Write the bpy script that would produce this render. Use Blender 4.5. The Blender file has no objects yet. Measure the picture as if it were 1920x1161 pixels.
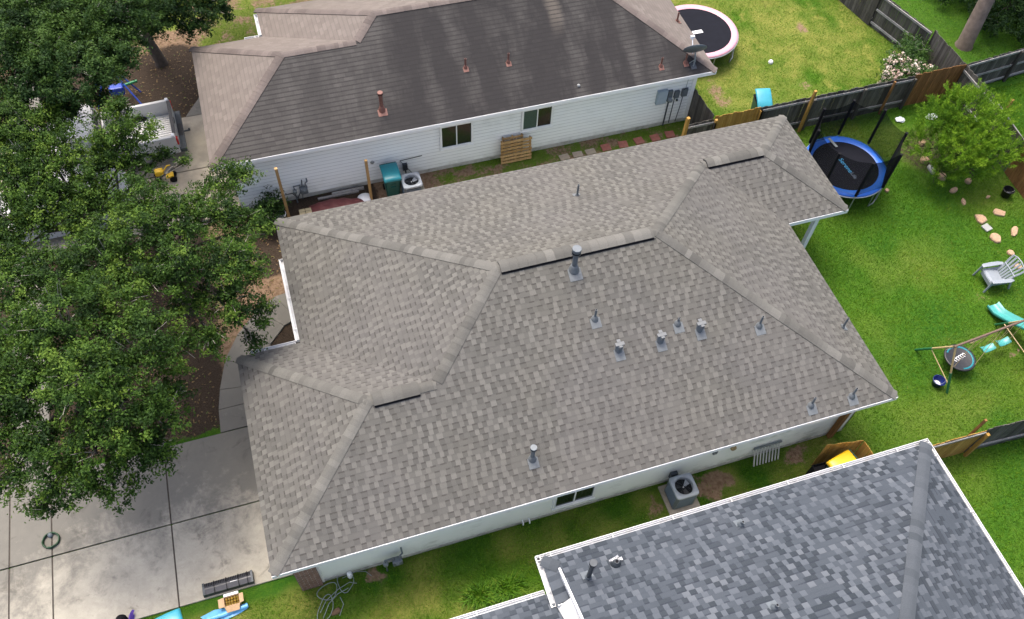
import bpy, bmesh, math, random
import numpy as np
from mathutils import Vector, Matrix

scene = bpy.context.scene
R = math.radians

# ------------------------------------------------------------------ camera
cam_d = bpy.data.cameras.new('camera')
cam = bpy.data.objects.new('camera', cam_d)
scene.collection.objects.link(cam)
CAM = Vector((1.055739, -7.132941, 22.275001))
fw = Vector((0.197369, 0.528350, -0.825768)); rt = Vector((0.953353, -0.299689, 0.036114)); up = Vector((0.228393, 0.794376, 0.562853))
m = Matrix((rt, up, -fw)).transposed().to_4x4()
m.translation = CAM
cam.matrix_world = m
cam_d.sensor_width = 36.0
cam_d.lens = 1614.900 / 1920.0 * 36.0
cam_d.clip_start = 0.1
cam_d.clip_end = 2000
scene.camera = cam

# ------------------------------------------------------------------ light
SUN_EL, SUN_AZ = R(70), R(105)          # azimuth measured from +X towards +Y
world = bpy.data.worlds.new('World'); scene.world = world
world.use_nodes = True
wt = world.node_tree
bg = wt.nodes['Background']
sky = wt.nodes.new('ShaderNodeTexSky'); sky.sky_type = 'NISHITA'; sky.sun_disc = False
sky.sun_elevation = SUN_EL; sky.sun_rotation = math.pi/2 - SUN_AZ
sky.dust_density = 6.0; sky.air_density = 0.75; sky.ozone_density = 0.4
wt.links.new(sky.outputs[0], bg.inputs[0]); bg.inputs[1].default_value = 0.15
sun_d = bpy.data.lights.new('sun', 'SUN'); sun = bpy.data.objects.new('sun', sun_d)
scene.collection.objects.link(sun)
sun_d.energy = 0.9; sun_d.angle = R(20); sun_d.color = (1.0, 0.96, 0.88)
sd = Vector((math.cos(SUN_EL)*math.cos(SUN_AZ), math.cos(SUN_EL)*math.sin(SUN_AZ), math.sin(SUN_EL)))
sun.rotation_euler = sd.to_track_quat('Z', 'Y').to_euler()
vs = scene.view_settings
scene.display_settings.display_device = 'sRGB'
vs.view_transform = 'Standard'; vs.look = 'None'; vs.gamma = 1.0; vs.use_curve_mapping = False
vs.exposure = 1.3

# ------------------------------------------------------------------ helpers
rng = np.random.default_rng(7)
rnd = random.Random(11)
ROOT = {}

class MB:
    """collects shapes, then links them as ONE mesh object"""
    def __init__(self):
        self.v = []; self.f = []; self.uv = []; self.mi = []; self.tone = []; self.sm = []
    def face(self, pts, uv=None, mi=0, tone=0.5, sm=False):
        n = len(self.v)
        self.v += [tuple(p) for p in pts]
        self.f.append(tuple(range(n, n+len(pts))))
        self.uv.append(uv if uv else [(p[0]+p[1], p[2]) for p in pts])
        self.mi.append(mi); self.tone.append(tone); self.sm.append(sm)
    def grid(self, rows, mi=0, tone=0.5, close=False, sm=True):
        """rows: list of rings (lists of points); shared verts"""
        n0 = len(self.v); k = len(rows[0])
        for r_ in rows: self.v += [tuple(p) for p in r_]
        for i in range(len(rows)-1):
            for j in range(k if close else k-1):
                a = n0+i*k+j; b = n0+i*k+(j+1) % k; c = n0+(i+1)*k+(j+1) % k; d = n0+(i+1)*k+j
                self.f.append((a, b, c, d))
                self.uv.append([(0, 0), (1, 0), (1, 1), (0, 1)])
                self.mi.append(mi); self.tone.append(tone); self.sm.append(sm)
    def box(self, a, b, mi=0, tone=0.5, M=None):
        x0, y0, z0 = a; x1, y1, z1 = b
        P = [Vector(p) for p in ((x0,y0,z0),(x1,y0,z0),(x1,y1,z0),(x0,y1,z0),(x0,y0,z1),(x1,y0,z1),(x1,y1,z1),(x0,y1,z1))]
        if M is not None: P = [M @ p for p in P]
        for q, ax in (((0,3,2,1),(0,1)),((4,5,6,7),(0,1)),((0,1,5,4),(0,2)),((1,2,6,5),(1,2)),((2,3,7,6),(0,2)),((3,0,4,7),(1,2))):
            self.face([P[i] for i in q], [(P[i][ax[0]], P[i][ax[1]]) for i in q], mi, tone)
    def tube(self, pts, r, n=8, mi=0, tone=0.5, caps=True):
        pts = [Vector(p) for p in pts]
        rs = r if isinstance(r, (list, tuple)) else [r]*len(pts)
        rows = []
        ref = None
        for i, p in enumerate(pts):
            if i == 0: t = pts[1]-p
            elif i == len(pts)-1: t = p-pts[i-1]
            else: t = (pts[i+1]-p).normalized() + (p-pts[i-1]).normalized()
            t.normalize()
            if ref is None:
                ref = t.orthogonal().normalized()
            else:
                ref = (ref - t*ref.dot(t))
                ref = ref.normalized() if ref.length > 1e-6 else t.orthogonal().normalized()
            b = t.cross(ref)
            rows.append([p + (ref*math.cos(2*math.pi*k/n) + b*math.sin(2*math.pi*k/n))*rs[i] for k in range(n)])
        self.grid(rows, mi, tone, close=True)
        if caps:
            self.face(list(reversed(rows[0])), None, mi, tone); self.face(rows[-1], None, mi, tone)
    def lathe(self, c, prof, n=24, mi=0, tone=0.5, sx=1, sy=1, M=None):
        c = Vector(c)
        rows = []
        for r_, z in prof:
            ring = [Vector((math.cos(2*math.pi*k/n)*r_*sx, math.sin(2*math.pi*k/n)*r_*sy, z)) for k in range(n)]
            if M is not None: ring = [M @ p for p in ring]
            rows.append([c+p for p in ring])
        self.grid(rows, mi, tone, close=True)
    def prism(self, poly, z0, z1, mi=0, tone=0.5):
        n = len(poly)
        area = sum(poly[i][0]*poly[(i+1) % n][1]-poly[(i+1) % n][0]*poly[i][1] for i in range(n))
        if area < 0: poly = list(reversed(poly))
        self.face([(x, y, z1) for x, y in poly], [(x, y) for x, y in poly], mi, tone)
        self.face([(x, y, z0) for x, y in reversed(poly)], [(x, y) for x, y in reversed(poly)], mi, tone)
        for i in range(n):
            a = poly[i]; b = poly[(i+1) % n]
            self.face([(a[0],a[1],z0),(b[0],b[1],z0),(b[0],b[1],z1),(a[0],a[1],z1)], None, mi, tone)
    def build(self, name, mats, parent=None, local=False, bevel=0.0, weld=False, jitter=0):
        me = bpy.data.meshes.new(name)
        V = np.array(self.v, dtype=float).reshape(-1, 3)
        loc = Vector((0, 0, 0))
        if parent is not None:
            if not local: V = V - np.array(ROOT.get(parent.name, (0, 0, 0)))
        elif not local:
            lo = V.min(0); hi = V.max(0)
            loc = Vector(((lo[0]+hi[0])/2, (lo[1]+hi[1])/2, lo[2])); V = V - np.array(loc)
        me.from_pydata([tuple(p) for p in V], [], self.f)
        if not isinstance(mats, (list, tuple)): mats = [mats]
        for mt in mats: me.materials.append(mt)
        me.polygons.foreach_set('material_index', self.mi)
        me.polygons.foreach_set('use_smooth', self.sm)
        uvl = me.uv_layers.new(name='UVMap')
        flat = [c for face in self.uv for p in face for c in p]
        uvl.data.foreach_set('uv', flat)
        at = me.attributes.new('tone', 'FLOAT', 'FACE')
        at.data.foreach_set('value', self.tone)
        if weld or bevel > 0:
            bm = bmesh.new(); bm.from_mesh(me)
            bmesh.ops.remove_doubles(bm, verts=bm.verts, dist=0.0005)
            bm.to_mesh(me); bm.free()
        me.update()
        o = bpy.data.objects.new(name, me)
        scene.collection.objects.link(o)
        if bevel > 0:
            bv = o.modifiers.new('bevel', 'BEVEL'); bv.width = bevel; bv.segments = 2; bv.limit_method = 'ANGLE'; bv.angle_limit = R(40)
        if parent is not None:
            o.parent = parent
            ROOT[o.name] = ROOT.get(parent.name, (0, 0, 0))
        else:
            o.location = loc
            ROOT[o.name] = tuple(loc)
        return o

def tag(o, label=None, cat=None, group=None, kind=None):
    if label: o['label'] = label
    if cat: o['category'] = cat
    if group: o['group'] = group
    if kind: o['kind'] = kind
    return o

def thing(name, loc, label, cat, group=None, rz=0.0):
    o = bpy.data.objects.new(name, None); scene.collection.objects.link(o)
    o.location = loc; o.rotation_euler = (0, 0, rz); o.empty_display_size = 0.2
    ROOT[o.name] = tuple(loc)
    return tag(o, label, cat, group)

def dup(root, loc, rz, label, group=None):
    r_ = root.copy(); scene.collection.objects.link(r_)
    r_.location = loc; r_.rotation_euler = (0, 0, rz)
    r_['label'] = label
    if group: r_['group'] = group
    for ch in list(root.children):
        c = ch.copy(); scene.collection.objects.link(c); c.parent = r_
        for g in list(ch.children):
            d = g.copy(); scene.collection.objects.link(d); d.parent = c
    return r_

# ------------------------------------------------------------------ numpy noise
def vnoise(x, y, seed=0):
    xi = np.floor(x).astype(np.int64); yi = np.floor(y).astype(np.int64)
    xf = x-xi; yf = y-yi
    def h(a, b):
        n = (a*374761393 + b*668265263 + seed*1442695) & 0xffffffff
        n = ((n ^ (n >> 13)) * 1274126177) & 0xffffffff
        return ((n ^ (n >> 16)) & 0xffff) / 65535.0
    u = xf*xf*(3-2*xf); w = yf*yf*(3-2*yf)
    return (h(xi, yi)*(1-u)+h(xi+1, yi)*u)*(1-w) + (h(xi, yi+1)*(1-u)+h(xi+1, yi+1)*u)*w
def fbm(x, y, s, seed=0, o=4):
    t = 0; a = 0.5; f = 1.0/s; tot = 0
    for i in range(o):
        t = t + a*vnoise(x*f+17.3*i, y*f-9.1*i, seed+i); tot += a; a *= .5; f *= 2.03
    return t/tot
def sstep(a, b, x):
    t = np.clip((x-a)/(b-a), 0, 1); return t*t*(3-2*t)

# ------------------------------------------------------------------ materials
class NT:
    def __init__(self, name):
        self.m = bpy.data.materials.new(name); self.m.use_nodes = True
        self.t = self.m.node_tree; self.b = self.t.nodes['Principled BSDF']
        self.out = self.t.nodes['Material Output']
    def n(self, typ, **kw):
        nd = self.t.nodes.new(typ)
        for k, v in kw.items(): setattr(nd, k, v)
        return nd
    def link(self, a, b): self.t.links.new(a, b)
    def put(self, sock, val):
        if isinstance(val, bpy.types.NodeSocket): self.link(val, sock)
        else: sock.default_value = val
    def math(self, op, a, b=0.0, c=None, clamp=False):
        nd = self.n('ShaderNodeMath', operation=op, use_clamp=clamp)
        self.put(nd.inputs[0], a); self.put(nd.inputs[1], b)
        if c is not None: self.put(nd.inputs[2], c)
        return nd.outputs[0]
    def mix(self, fac, a, b, typ='MIX'):
        nd = self.n('ShaderNodeMix', data_type='RGBA', blend_type=typ)
        self.put(nd.inputs[0], fac)
        self.put(nd.inputs[6], a if isinstance(a, bpy.types.NodeSocket) else (*a[:3], 1))
        self.put(nd.inputs[7], b if isinstance(b, bpy.types.NodeSocket) else (*b[:3], 1))
        return nd.outputs[2]
    def noise(self, vec, scale, detail=4, rough=.55, dist=0.0):
        nd = self.n('ShaderNodeTexNoise'); self.put(nd.inputs['Scale'], scale)
        nd.inputs['Detail'].default_value = detail; nd.inputs['Roughness'].default_value = rough
        nd.inputs['Distortion'].default_value = dist
        if vec is not None: self.link(vec, nd.inputs['Vector'])
        return nd.outputs[0]
    def maprange(self, v, a, b, c=0.0, d=1.0, smooth=True):
        nd = self.n('ShaderNodeMapRange', interpolation_type='SMOOTHSTEP' if smooth else 'LINEAR')
        self.put(nd.inputs[0], v); nd.inputs[1].default_value = a; nd.inputs[2].default_value = b
        nd.inputs[3].default_value = c; nd.inputs[4].default_value = d
        return nd.outputs[0]
    def ramp(self, v, stops, interp='LINEAR'):
        nd = self.n('ShaderNodeValToRGB'); cr = nd.color_ramp; cr.interpolation = interp
        while len(cr.elements) < len(stops): cr.elements.new(0.5)
        for e, (p, c) in zip(cr.elements, stops): e.position = p; e.color = (*c, 1)
        self.put(nd.inputs[0], v); return nd.outputs[0]
    def geo(self): return self.n('ShaderNodeNewGeometry').outputs['Position']
    def obj(self): return self.n('ShaderNodeTexCoord').outputs['Object']
    def attr(self, name): return self.n('ShaderNodeAttribute', attribute_name=name).outputs['Fac']
    def bump(self, h, strength=.3, dist=.01):
        nd = self.n('ShaderNodeBump'); nd.inputs['Strength'].default_value = strength
        nd.inputs['Distance'].default_value = dist; self.link(h, nd.inputs['Height'])
        self.link(nd.outputs[0], self.b.inputs['Normal'])
    def done(self, col, rough=.8, metal=0.0, spec=.5):
        self.put(self.b.inputs['Base Color'], col if isinstance(col, bpy.types.NodeSocket) else (*col[:3], 1))
        self.put(self.b.inputs['Roughness'], rough); self.b.inputs['Metallic'].default_value = metal
        self.b.inputs['Specular IOR Level'].default_value = spec
        return self.m

def pbr(name, col, rough=.6, var=.12, scale=6, metal=0.0, bump=.0, bscale=60, spec=.5, dirt=None, dirt_amt=.4, dscale=2.5):
    t = NT(name); p = t.obj()
    nz = t.noise(p, scale, 5)
    k = t.maprange(nz, .25, .75, 1-var, 1+var, False)
    c = t.mix(1.0, col, t.n('ShaderNodeCombineColor').outputs[0], 'MULTIPLY')
    cc = c.node.inputs[7].links[0].from_node
    for i in range(3): t.link(k, cc.inputs[i])
    if dirt:
        dn = t.noise(p, dscale, 6, .65)
        c = t.mix(t.maprange(dn, .48, .72, 0, dirt_amt), c, dirt)
    if bump > 0: t.bump(t.noise(p, bscale, 4), bump, .01)
    return t.done(c, rough, metal, spec)

def tonemat(name, lo, hi, rough=.85, scale=40, var=.18):
    """colour picked per piece by the face attribute 'tone'"""
    t = NT(name); a = t.attr('tone')
    c = t.mix(a, lo, hi)
    nz = t.noise(t.geo(), scale, 3)
    c2 = t.mix(t.maprange(nz, .3, .7, 0, var), c, (0.02, 0.02, 0.02))
    t.bump(nz, .3, .006)
    return t.done(c2, rough, 0, .25)

def shingle(name, cols, exposure=.143, tabw=.125, line=.55, linecol=(.05,.045,.042), light_at=.62, mid_at=.35, warm=None, cool=None, stain=None, gran=.16, fullline=0.0, streak=0.3, tooth=.4):
    """asphalt shingles from UVs in metres: courses, random tabs, granules, dark granule band with the tab shadow painted in"""
    t = NT(name)
    uv = t.n('ShaderNodeTexCoord').outputs['UV']
    sp = t.n('ShaderNodeSeparateXYZ'); t.link(uv, sp.inputs[0])
    u, v = sp.outputs[0], sp.outputs[1]
    cv = t.math('DIVIDE', v, exposure)
    course = t.math('FLOOR', cv); fv = t.math('FRACT', cv)
    def cell(crs):
        off = t.n('ShaderNodeTexWhiteNoise', noise_dimensions='1D'); t.link(crs, off.inputs['W'])
        uu = t.math('ADD', t.math('DIVIDE', u, tabw), t.math('MULTIPLY', off.outputs[0], 53.0))
        wob = t.n('ShaderNodeTexNoise', noise_dimensions='2D')
        cb = t.n('ShaderNodeCombineXYZ'); t.link(t.math('MULTIPLY', uu, .55), cb.inputs[0]); t.link(t.math('MULTIPLY', crs, 3.7), cb.inputs[1])
        t.link(cb.outputs[0], wob.inputs['Vector']); wob.inputs['Scale'].default_value = 1.0; wob.inputs['Detail'].default_value = 1.0
        uw = t.math('ADD', uu, t.math('MULTIPLY', wob.outputs[0], .9))
        ci = t.math('FLOOR', uw)
        wn = t.n('ShaderNodeTexWhiteNoise', noise_dimensions='2D')
        c2 = t.n('ShaderNodeCombineXYZ'); t.link(ci, c2.inputs[0]); t.link(crs, c2.inputs[1]); t.link(c2.outputs[0], wn.inputs['Vector'])
        par = t.math('MODULO', t.math('ABSOLUTE', ci), 2.0)
        # teeth and gaps of the laminated shingle alternate: gaps stay dark, teeth vary
        r_ = t.math('ADD', t.math('MULTIPLY', par, t.math('ADD', tooth, t.math('MULTIPLY', wn.outputs[0], 1-tooth))), t.math('MULTIPLY', t.math('SUBTRACT', 1.0, par), t.math('MULTIPLY', wn.outputs[0], .5)))
        return r_, t.math('FRACT', uw)
    r0, fu = cell(course)
    base = t.ramp(r0, [(0, cols[0]), (mid_at, cols[1]), (light_at, cols[2]), (.86, cols[3])], 'CONSTANT')
    pos = t.geo()
    g = t.noise(pos, 95, 3, .7)
    base = t.mix(t.maprange(g, .3, .7, 0, gran), base, (.02, .02, .02))
    g2 = t.noise(pos, 210, 2, .7)
    base = t.mix(t.maprange(g2, .55, .75, 0, gran*.9), base, (.55, .53, .5))
    big = t.noise(pos, .55, 5, .6)
    base = t.mix(t.maprange(big, .35, .68, 0, .35), base, t.mix(.5, base, warm or cols[1]))
    big2 = t.noise(pos, .28, 3, .5, .3)
    base = t.mix(t.maprange(big2, .42, .62, 0, .5), base, t.mix(.55, base, cool or cols[1]))
    # weather streaks running down the slope
    cbs = t.n('ShaderNodeCombineXYZ'); t.link(t.math('MULTIPLY', u, 1.6), cbs.inputs[0]); t.link(t.math('MULTIPLY', v, .16), cbs.inputs[1])
    st = t.noise(cbs.outputs[0], 1.0, 5, .6)
    base = t.mix(t.maprange(st, .45, .75, 0, streak), base, [c*.6 for c in cols[0]])
    if stain:
        base = stain(t, base, u, v, pos)
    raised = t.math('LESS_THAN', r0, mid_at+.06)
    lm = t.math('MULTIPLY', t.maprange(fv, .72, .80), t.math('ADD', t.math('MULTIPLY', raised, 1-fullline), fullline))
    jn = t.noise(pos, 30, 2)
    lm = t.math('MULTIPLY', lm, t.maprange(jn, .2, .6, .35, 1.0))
    base = t.mix(t.math('MULTIPLY', lm, line), base, linecol)  # dark granule band that also paints in the shadow of the course above
    h = t.math('ADD', t.math('MULTIPLY', t.math('SUBTRACT', 1.0, fv), .7), t.math('MULTIPLY', t.math('GREATER_THAN', r0, mid_at), .3))
    h = t.math('ADD', h, t.math('MULTIPLY', g, .25))
    t.bump(h, .55, .012)
    return t.done(base, .92, 0, .2)

def siding_mat(name, col, dirt=(.12,.15,.09), amt=.35, lo=.0):
    t = NT(name); p = t.geo()
    nz = t.noise(p, 1.6, 6, .65)
    mp = t.n('ShaderNodeMapping'); t.link(p, mp.inputs[0]); mp.inputs['Scale'].default_value = (.35, .35, 5.0)
    st = t.noise(mp.outputs[0], 1.0, 5, .6)
    f = t.math('MULTIPLY', t.maprange(nz, .48, .75, 0, 1), t.maprange(st, .4, .68, 0, amt))
    sp = t.n('ShaderNodeSeparateXYZ'); t.link(p, sp.inputs[0])
    low = t.maprange(sp.outputs[2], .05, .5, .45, 0)
    f = t.math('ADD', f, t.math('MULTIPLY', low, t.maprange(nz, .3, .65)), clamp=True)
    c = t.mix(f, col, dirt)
    t.bump(t.noise(p, 30, 3), .1, .004)
    return t.done(c, .55, 0, .35)

M = {}
M['white'] = pbr('white_paint', (.74,.75,.75), .45, .05, 3, dirt=(.35,.34,.3), dirt_amt=.18)
M['white_trim'] = pbr('white_trim', (.78,.79,.79), .4, .04, 4)
M['gutter'] = pbr('gutter_white', (.60,.605,.60), .4, .06, 5, dirt=(.3,.28,.24), dirt_amt=.25)
M['gutter_in'] = pbr('gutter_inside', (.42,.44,.47), .5, .2, 8, dirt=(.18,.15,.12), dirt_amt=.5)
M['soffit'] = pbr('soffit_white', (.6,.6,.58), .6, .06, 4)
M['galv'] = pbr('grey_metal', (.12,.14,.155), .5, .15, 12, .15)
M['galv_lt'] = pbr('pale_metal', (.175,.20,.21), .45, .15, 12, .1)
M['white_plastic'] = pbr('white_plastic', (.72,.74,.76), .4, .06, 8)
M['dark_metal'] = pbr('dark_metal', (.05,.06,.07), .5, .2, 10, .3)
M['flash'] = pbr('flashing_metal', (.135,.15,.157), .6, .15, 12, .1)
M['slat_grey'] = pbr('weathered_white_slats', (.42,.43,.42), .6, .15, 8)
M['ac_top'] = pbr('ac_top_paint', (.30,.33,.36), .5, .08, 10)
M['hood'] = pbr('hood_metal', (.125,.135,.14), .6, .08, 10)
M['black'] = pbr('black_plastic', (.014,.015,.018), .45, .2, 8)
M['black_matte'] = pbr('black_matte', (.010,.010,.012), .85, .2, 8, spec=.12)
M['copper'] = pbr('rust_painted_metal', (.17,.075,.057), .5, .25, 15, .1)
M['copper_top'] = pbr('bright_pipe_top', (.75,.6,.55), .4, .1, 15)
M['glass'] = pbr('window_glass', (.012,.016,.016), .08, .3, 2, spec=.6)
M['blind'] = pbr('window_screen', (.05,.085,.075), .35, .25, 30, spec=.4)
M['teal'] = pbr('teal_plastic', (.012,.19,.23), .35, .1, 6)
M['teal_dk'] = pbr('dark_green_plastic', (.006,.075,.065), .4, .15, 6)
M['aqua'] = pbr('aqua_plastic', (.04,.30,.39), .3, .08, 5)
M['yellow'] = pbr('yellow_plastic', (.75,.46,.015), .35, .06, 5)
M['play_teal'] = pbr('turquoise_plastic', (.055,.30,.28), .35, .08, 6)
M['blue_pad'] = pbr('blue_vinyl', (.02,.13,.55), .35, .12, 5)
M['pink_pad'] = pbr('pink_vinyl', (.60,.31,.37), .45, .06, 5)
M['mat'] = pbr('trampoline_mat', (.008,.009,.014), .8, .15, 4, spec=.12)
M['navy'] = pbr('navy_plastic', (.012,.025,.16), .35, .1, 8)
M['steel'] = pbr('galvanised_steel', (.45,.46,.47), .35, .1, 12, .6)
M['tan_metal'] = pbr('tan_painted_metal', (.52,.38,.2), .45, .12, 20)
M['brown_metal'] = pbr('brown_painted_metal', (.13,.085,.06), .5, .2, 12)
M['green_pole'] = pbr('green_sleeve', (.02,.13,.06), .45, .15, 10)
M['rope'] = pbr('rope', (.45,.34,.18), .8, .15, 20)
M['blue_pole'] = pbr('blue_pole', (.02,.06,.38), .4, .1, 10)
M['green_plastic'] = pbr('green_plastic', (.02,.22,.09), .4, .1, 10)
M['chair'] = pbr('grey_resin', (.235,.265,.295), .5, .06, 6)
M['cardboard'] = pbr('cardboard', (.48,.32,.18), .8, .1, 12)
M['paper'] = pbr('white_paper', (.75,.75,.75), .6, .05, 10)
M['gold'] = pbr('brass_can', (.55,.42,.12), .3, .3, 30, .6)
M['blue_tarp'] = pbr('blue_tarp', (.14,.42,.75), .35, .1, 8)
M['maroon'] = pbr('maroon_tarp', (.13,.035,.035), .6, .25, 5, bump=.4, bscale=12)
M['purple'] = pbr('purple_fabric', (.12,.06,.38), .7, .15, 10)
M['truck_white'] = pbr('truck_paint', (.5,.5,.49), .28, .04, 3, spec=.6)
M['bed'] = pbr('truck_bed', (.62,.62,.6), .45, .08, 5)
M['red_lamp'] = pbr('tail_lamp', (.45,.015,.015), .2, .1, 10)
M['tyre'] = pbr('tyre', (.012,.012,.012), .85, .2, 20, spec=.15)
M['stone'] = pbr('sandstone', (.40,.265,.165), .85, .25, 7, bump=.5, bscale=18, dirt=(.22,.2,.15), dirt_amt=.3)
M['stone_grey'] = pbr('grey_stone', (.3,.31,.3), .85, .15, 7, bump=.4, bscale=18)
M['paver'] = pbr('red_paver', (.28,.10,.075), .85, .25, 9, bump=.4, bscale=25, dirt=(.1,.09,.07), dirt_amt=.4)
M['paver_tan'] = pbr('tan_paver', (.3,.25,.19), .85, .2, 9, bump=.4, bscale=25, dirt=(.1,.09,.07), dirt_amt=.4)
M['cream'] = pbr('cream_block', (.42,.36,.22), .85, .15, 10, bump=.3, bscale=25)
M['bark'] = pbr('bark', (.06,.047,.037), .95, .35, 9, bump=.8, bscale=14)
M['bark_pale'] = pbr('pale_bark', (.17,.13,.105), .9, .35, 5, bump=.8, bscale=9)
M['twig'] = pbr('pale_twig', (.30,.28,.24), .9, .2, 9)
M['hose_grey'] = pbr('grey_hose', (.2,.24,.23), .5, .15, 20)
M['hose_green'] = pbr('green_hose', (.015,.055,.02), .5, .2, 20)
M['plastic_bag'] = pbr('plastic_sheet', (.72,.78,.8), .35, .08, 8)
M['found'] = pbr('foundation', (.42,.42,.4), .85, .2, 8, dirt=(.1,.11,.08), dirt_amt=.6)
M['conc_pad'] = pbr('equipment_pad', (.3,.27,.22), .9, .25, 5, bump=.3, bscale=30, dirt=(.12,.1,.07), dirt_amt=.6)

def wood(name, a, b, plank=.14, dirt=(.03,.028,.026), amt=.5):
    t = NT(name); p = t.obj()
    tone = t.attr('tone')
    mp = t.n('ShaderNodeMapping'); t.link(p, mp.inputs[0]); mp.inputs['Scale'].default_value = (14, 14, 1.2)
    gr = t.noise(mp.outputs[0], 1.6, 5, .65)
    c = t.mix(tone, a, b)
    c = t.mix(t.maprange(gr, .35, .7, 0, amt), c, dirt)
    n2 = t.noise(p, 2.2, 5, .6)
    c = t.mix(t.maprange(n2, .45, .7, 0, .3), c, dirt)
    t.bump(gr, .4, .006)
    return t.done(c, .9, 0, .2)
M['wood_grey'] = wood('weathered_grey_wood', (.058,.054,.047), (.15,.14,.124))
M['wood_rail'] = wood('pale_grey_rail', (.24,.235,.225), (.36,.35,.34), amt=.25)
M['wood_gold'] = wood('new_golden_wood', (.33,.19,.045), (.46,.28,.08), dirt=(.16,.08,.02), amt=.4)
M['wood_brown'] = wood('brown_wood', (.19,.095,.034), (.30,.155,.058), dirt=(.06,.03,.012), amt=.45)
M['wood_pallet'] = wood('pallet_wood', (.36,.22,.09), (.52,.34,.16), dirt=(.14,.08,.03), amt=.4)
M['wood_post'] = wood('treated_post', (.34,.2,.08), (.5,.33,.15), dirt=(.14,.08,.03), amt=.4)

# H1 brown-grey laminated shingles
def warmtint(t, base, u, v, pos):
    return base
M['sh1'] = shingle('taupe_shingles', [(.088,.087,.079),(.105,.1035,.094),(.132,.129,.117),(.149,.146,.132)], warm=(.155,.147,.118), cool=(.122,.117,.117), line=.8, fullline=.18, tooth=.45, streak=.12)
M['cap1'] = tonemat('taupe_ridge_caps', (.084,.083,.075), (.158,.155,.140))
# H3 blue-grey laminated shingles
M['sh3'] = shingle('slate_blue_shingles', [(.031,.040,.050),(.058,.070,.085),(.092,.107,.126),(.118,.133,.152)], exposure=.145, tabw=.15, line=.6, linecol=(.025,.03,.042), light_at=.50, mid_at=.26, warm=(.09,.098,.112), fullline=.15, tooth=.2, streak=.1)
M['cap3'] = tonemat('slate_ridge_caps', (.055,.065,.076), (.082,.094,.108))
# H2 old three-tab shingles; the south slope carries black algae streaks
def algae(t, base, u, v, pos):
    sp = t.n('ShaderNodeSeparateXYZ'); t.link(pos, sp.inputs[0])
    grow = t.maprange(sp.outputs[0], -1.5, 7.0, 0.3, 1.12)
    cb = t.n('ShaderNodeCombineXYZ'); t.link(t.math('MULTIPLY', u, .85), cb.inputs[0]); t.link(t.math('MULTIPLY', v, .13), cb.inputs[1])
    n1 = t.noise(cb.outputs[0], 1.0, 5, .62, .3)
    n2 = t.noise(pos, 1.1, 5, .6)
    k = t.math('MULTIPLY', t.maprange(t.math('ADD', t.math('MULTIPLY', n1, .7), t.math('MULTIPLY', n2, .3)), .34, .58, .35, 1.0), grow, clamp=True)
    base = t.mix(t.math('MULTIPLY', k, .85), base, (.022,.021,.022))
    # pale strips washed clean below the ridge
    ax = t.math('ABSOLUTE', t.math('SUBTRACT', t.math('ADD', u, t.math('MULTIPLY', n2, .5)), 32.25))
    cl = t.math('MULTIPLY', t.maprange(ax, .08, .34, .75, 0), t.maprange(v, 2.0, 3.1, 0, 1))
    return t.mix(cl, base, (.12,.106,.09))
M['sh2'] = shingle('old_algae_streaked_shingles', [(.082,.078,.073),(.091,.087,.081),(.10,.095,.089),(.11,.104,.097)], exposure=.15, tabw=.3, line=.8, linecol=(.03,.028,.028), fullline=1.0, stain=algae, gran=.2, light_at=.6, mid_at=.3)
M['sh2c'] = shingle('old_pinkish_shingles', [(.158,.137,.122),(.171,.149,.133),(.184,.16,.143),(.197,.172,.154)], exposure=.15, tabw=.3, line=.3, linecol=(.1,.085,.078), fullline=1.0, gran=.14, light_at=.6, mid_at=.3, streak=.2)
M['cap2'] = tonemat('old_ridge_caps', (.105,.087,.079), (.175,.147,.133))
M['lap_edge'] = pbr('lap_edge_grime_shadow', (.56,.58,.58), .8, .2, 3)  # grime grey that also paints the shadow line of the laps
M['side1'] = siding_mat('white_siding', (.82,.85,.81), amt=.45)
M['side2'] = siding_mat('white_lap_siding', (.82,.84,.83), (.32,.32,.28), .25)

def brickmat():
    t = NT('red_brick'); uv = t.n('ShaderNodeTexCoord').outputs['UV']
    br = t.n('ShaderNodeTexBrick'); t.link(uv, br.inputs['Vector'])
    br.inputs['Color1'].default_value = (.17,.075,.055,1); br.inputs['Color2'].default_value = (.26,.135,.105,1)
    br.inputs['Mortar'].default_value = (.36,.33,.3,1); br.inputs['Scale'].default_value = 1.0
    br.inputs['Mortar Size'].default_value = .008; br.inputs['Brick Width'].default_value = .2; br.inputs['Row Height'].default_value = .072
    c = t.mix(t.maprange(t.noise(t.geo(), 14, 5), .35, .7, 0, .5), br.outputs[0], (.1,.06,.05))
    t.bump(br.outputs[1], -.5, .008)
    return t.done(c, .9, 0, .2)
M['brick'] = brickmat()

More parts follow.
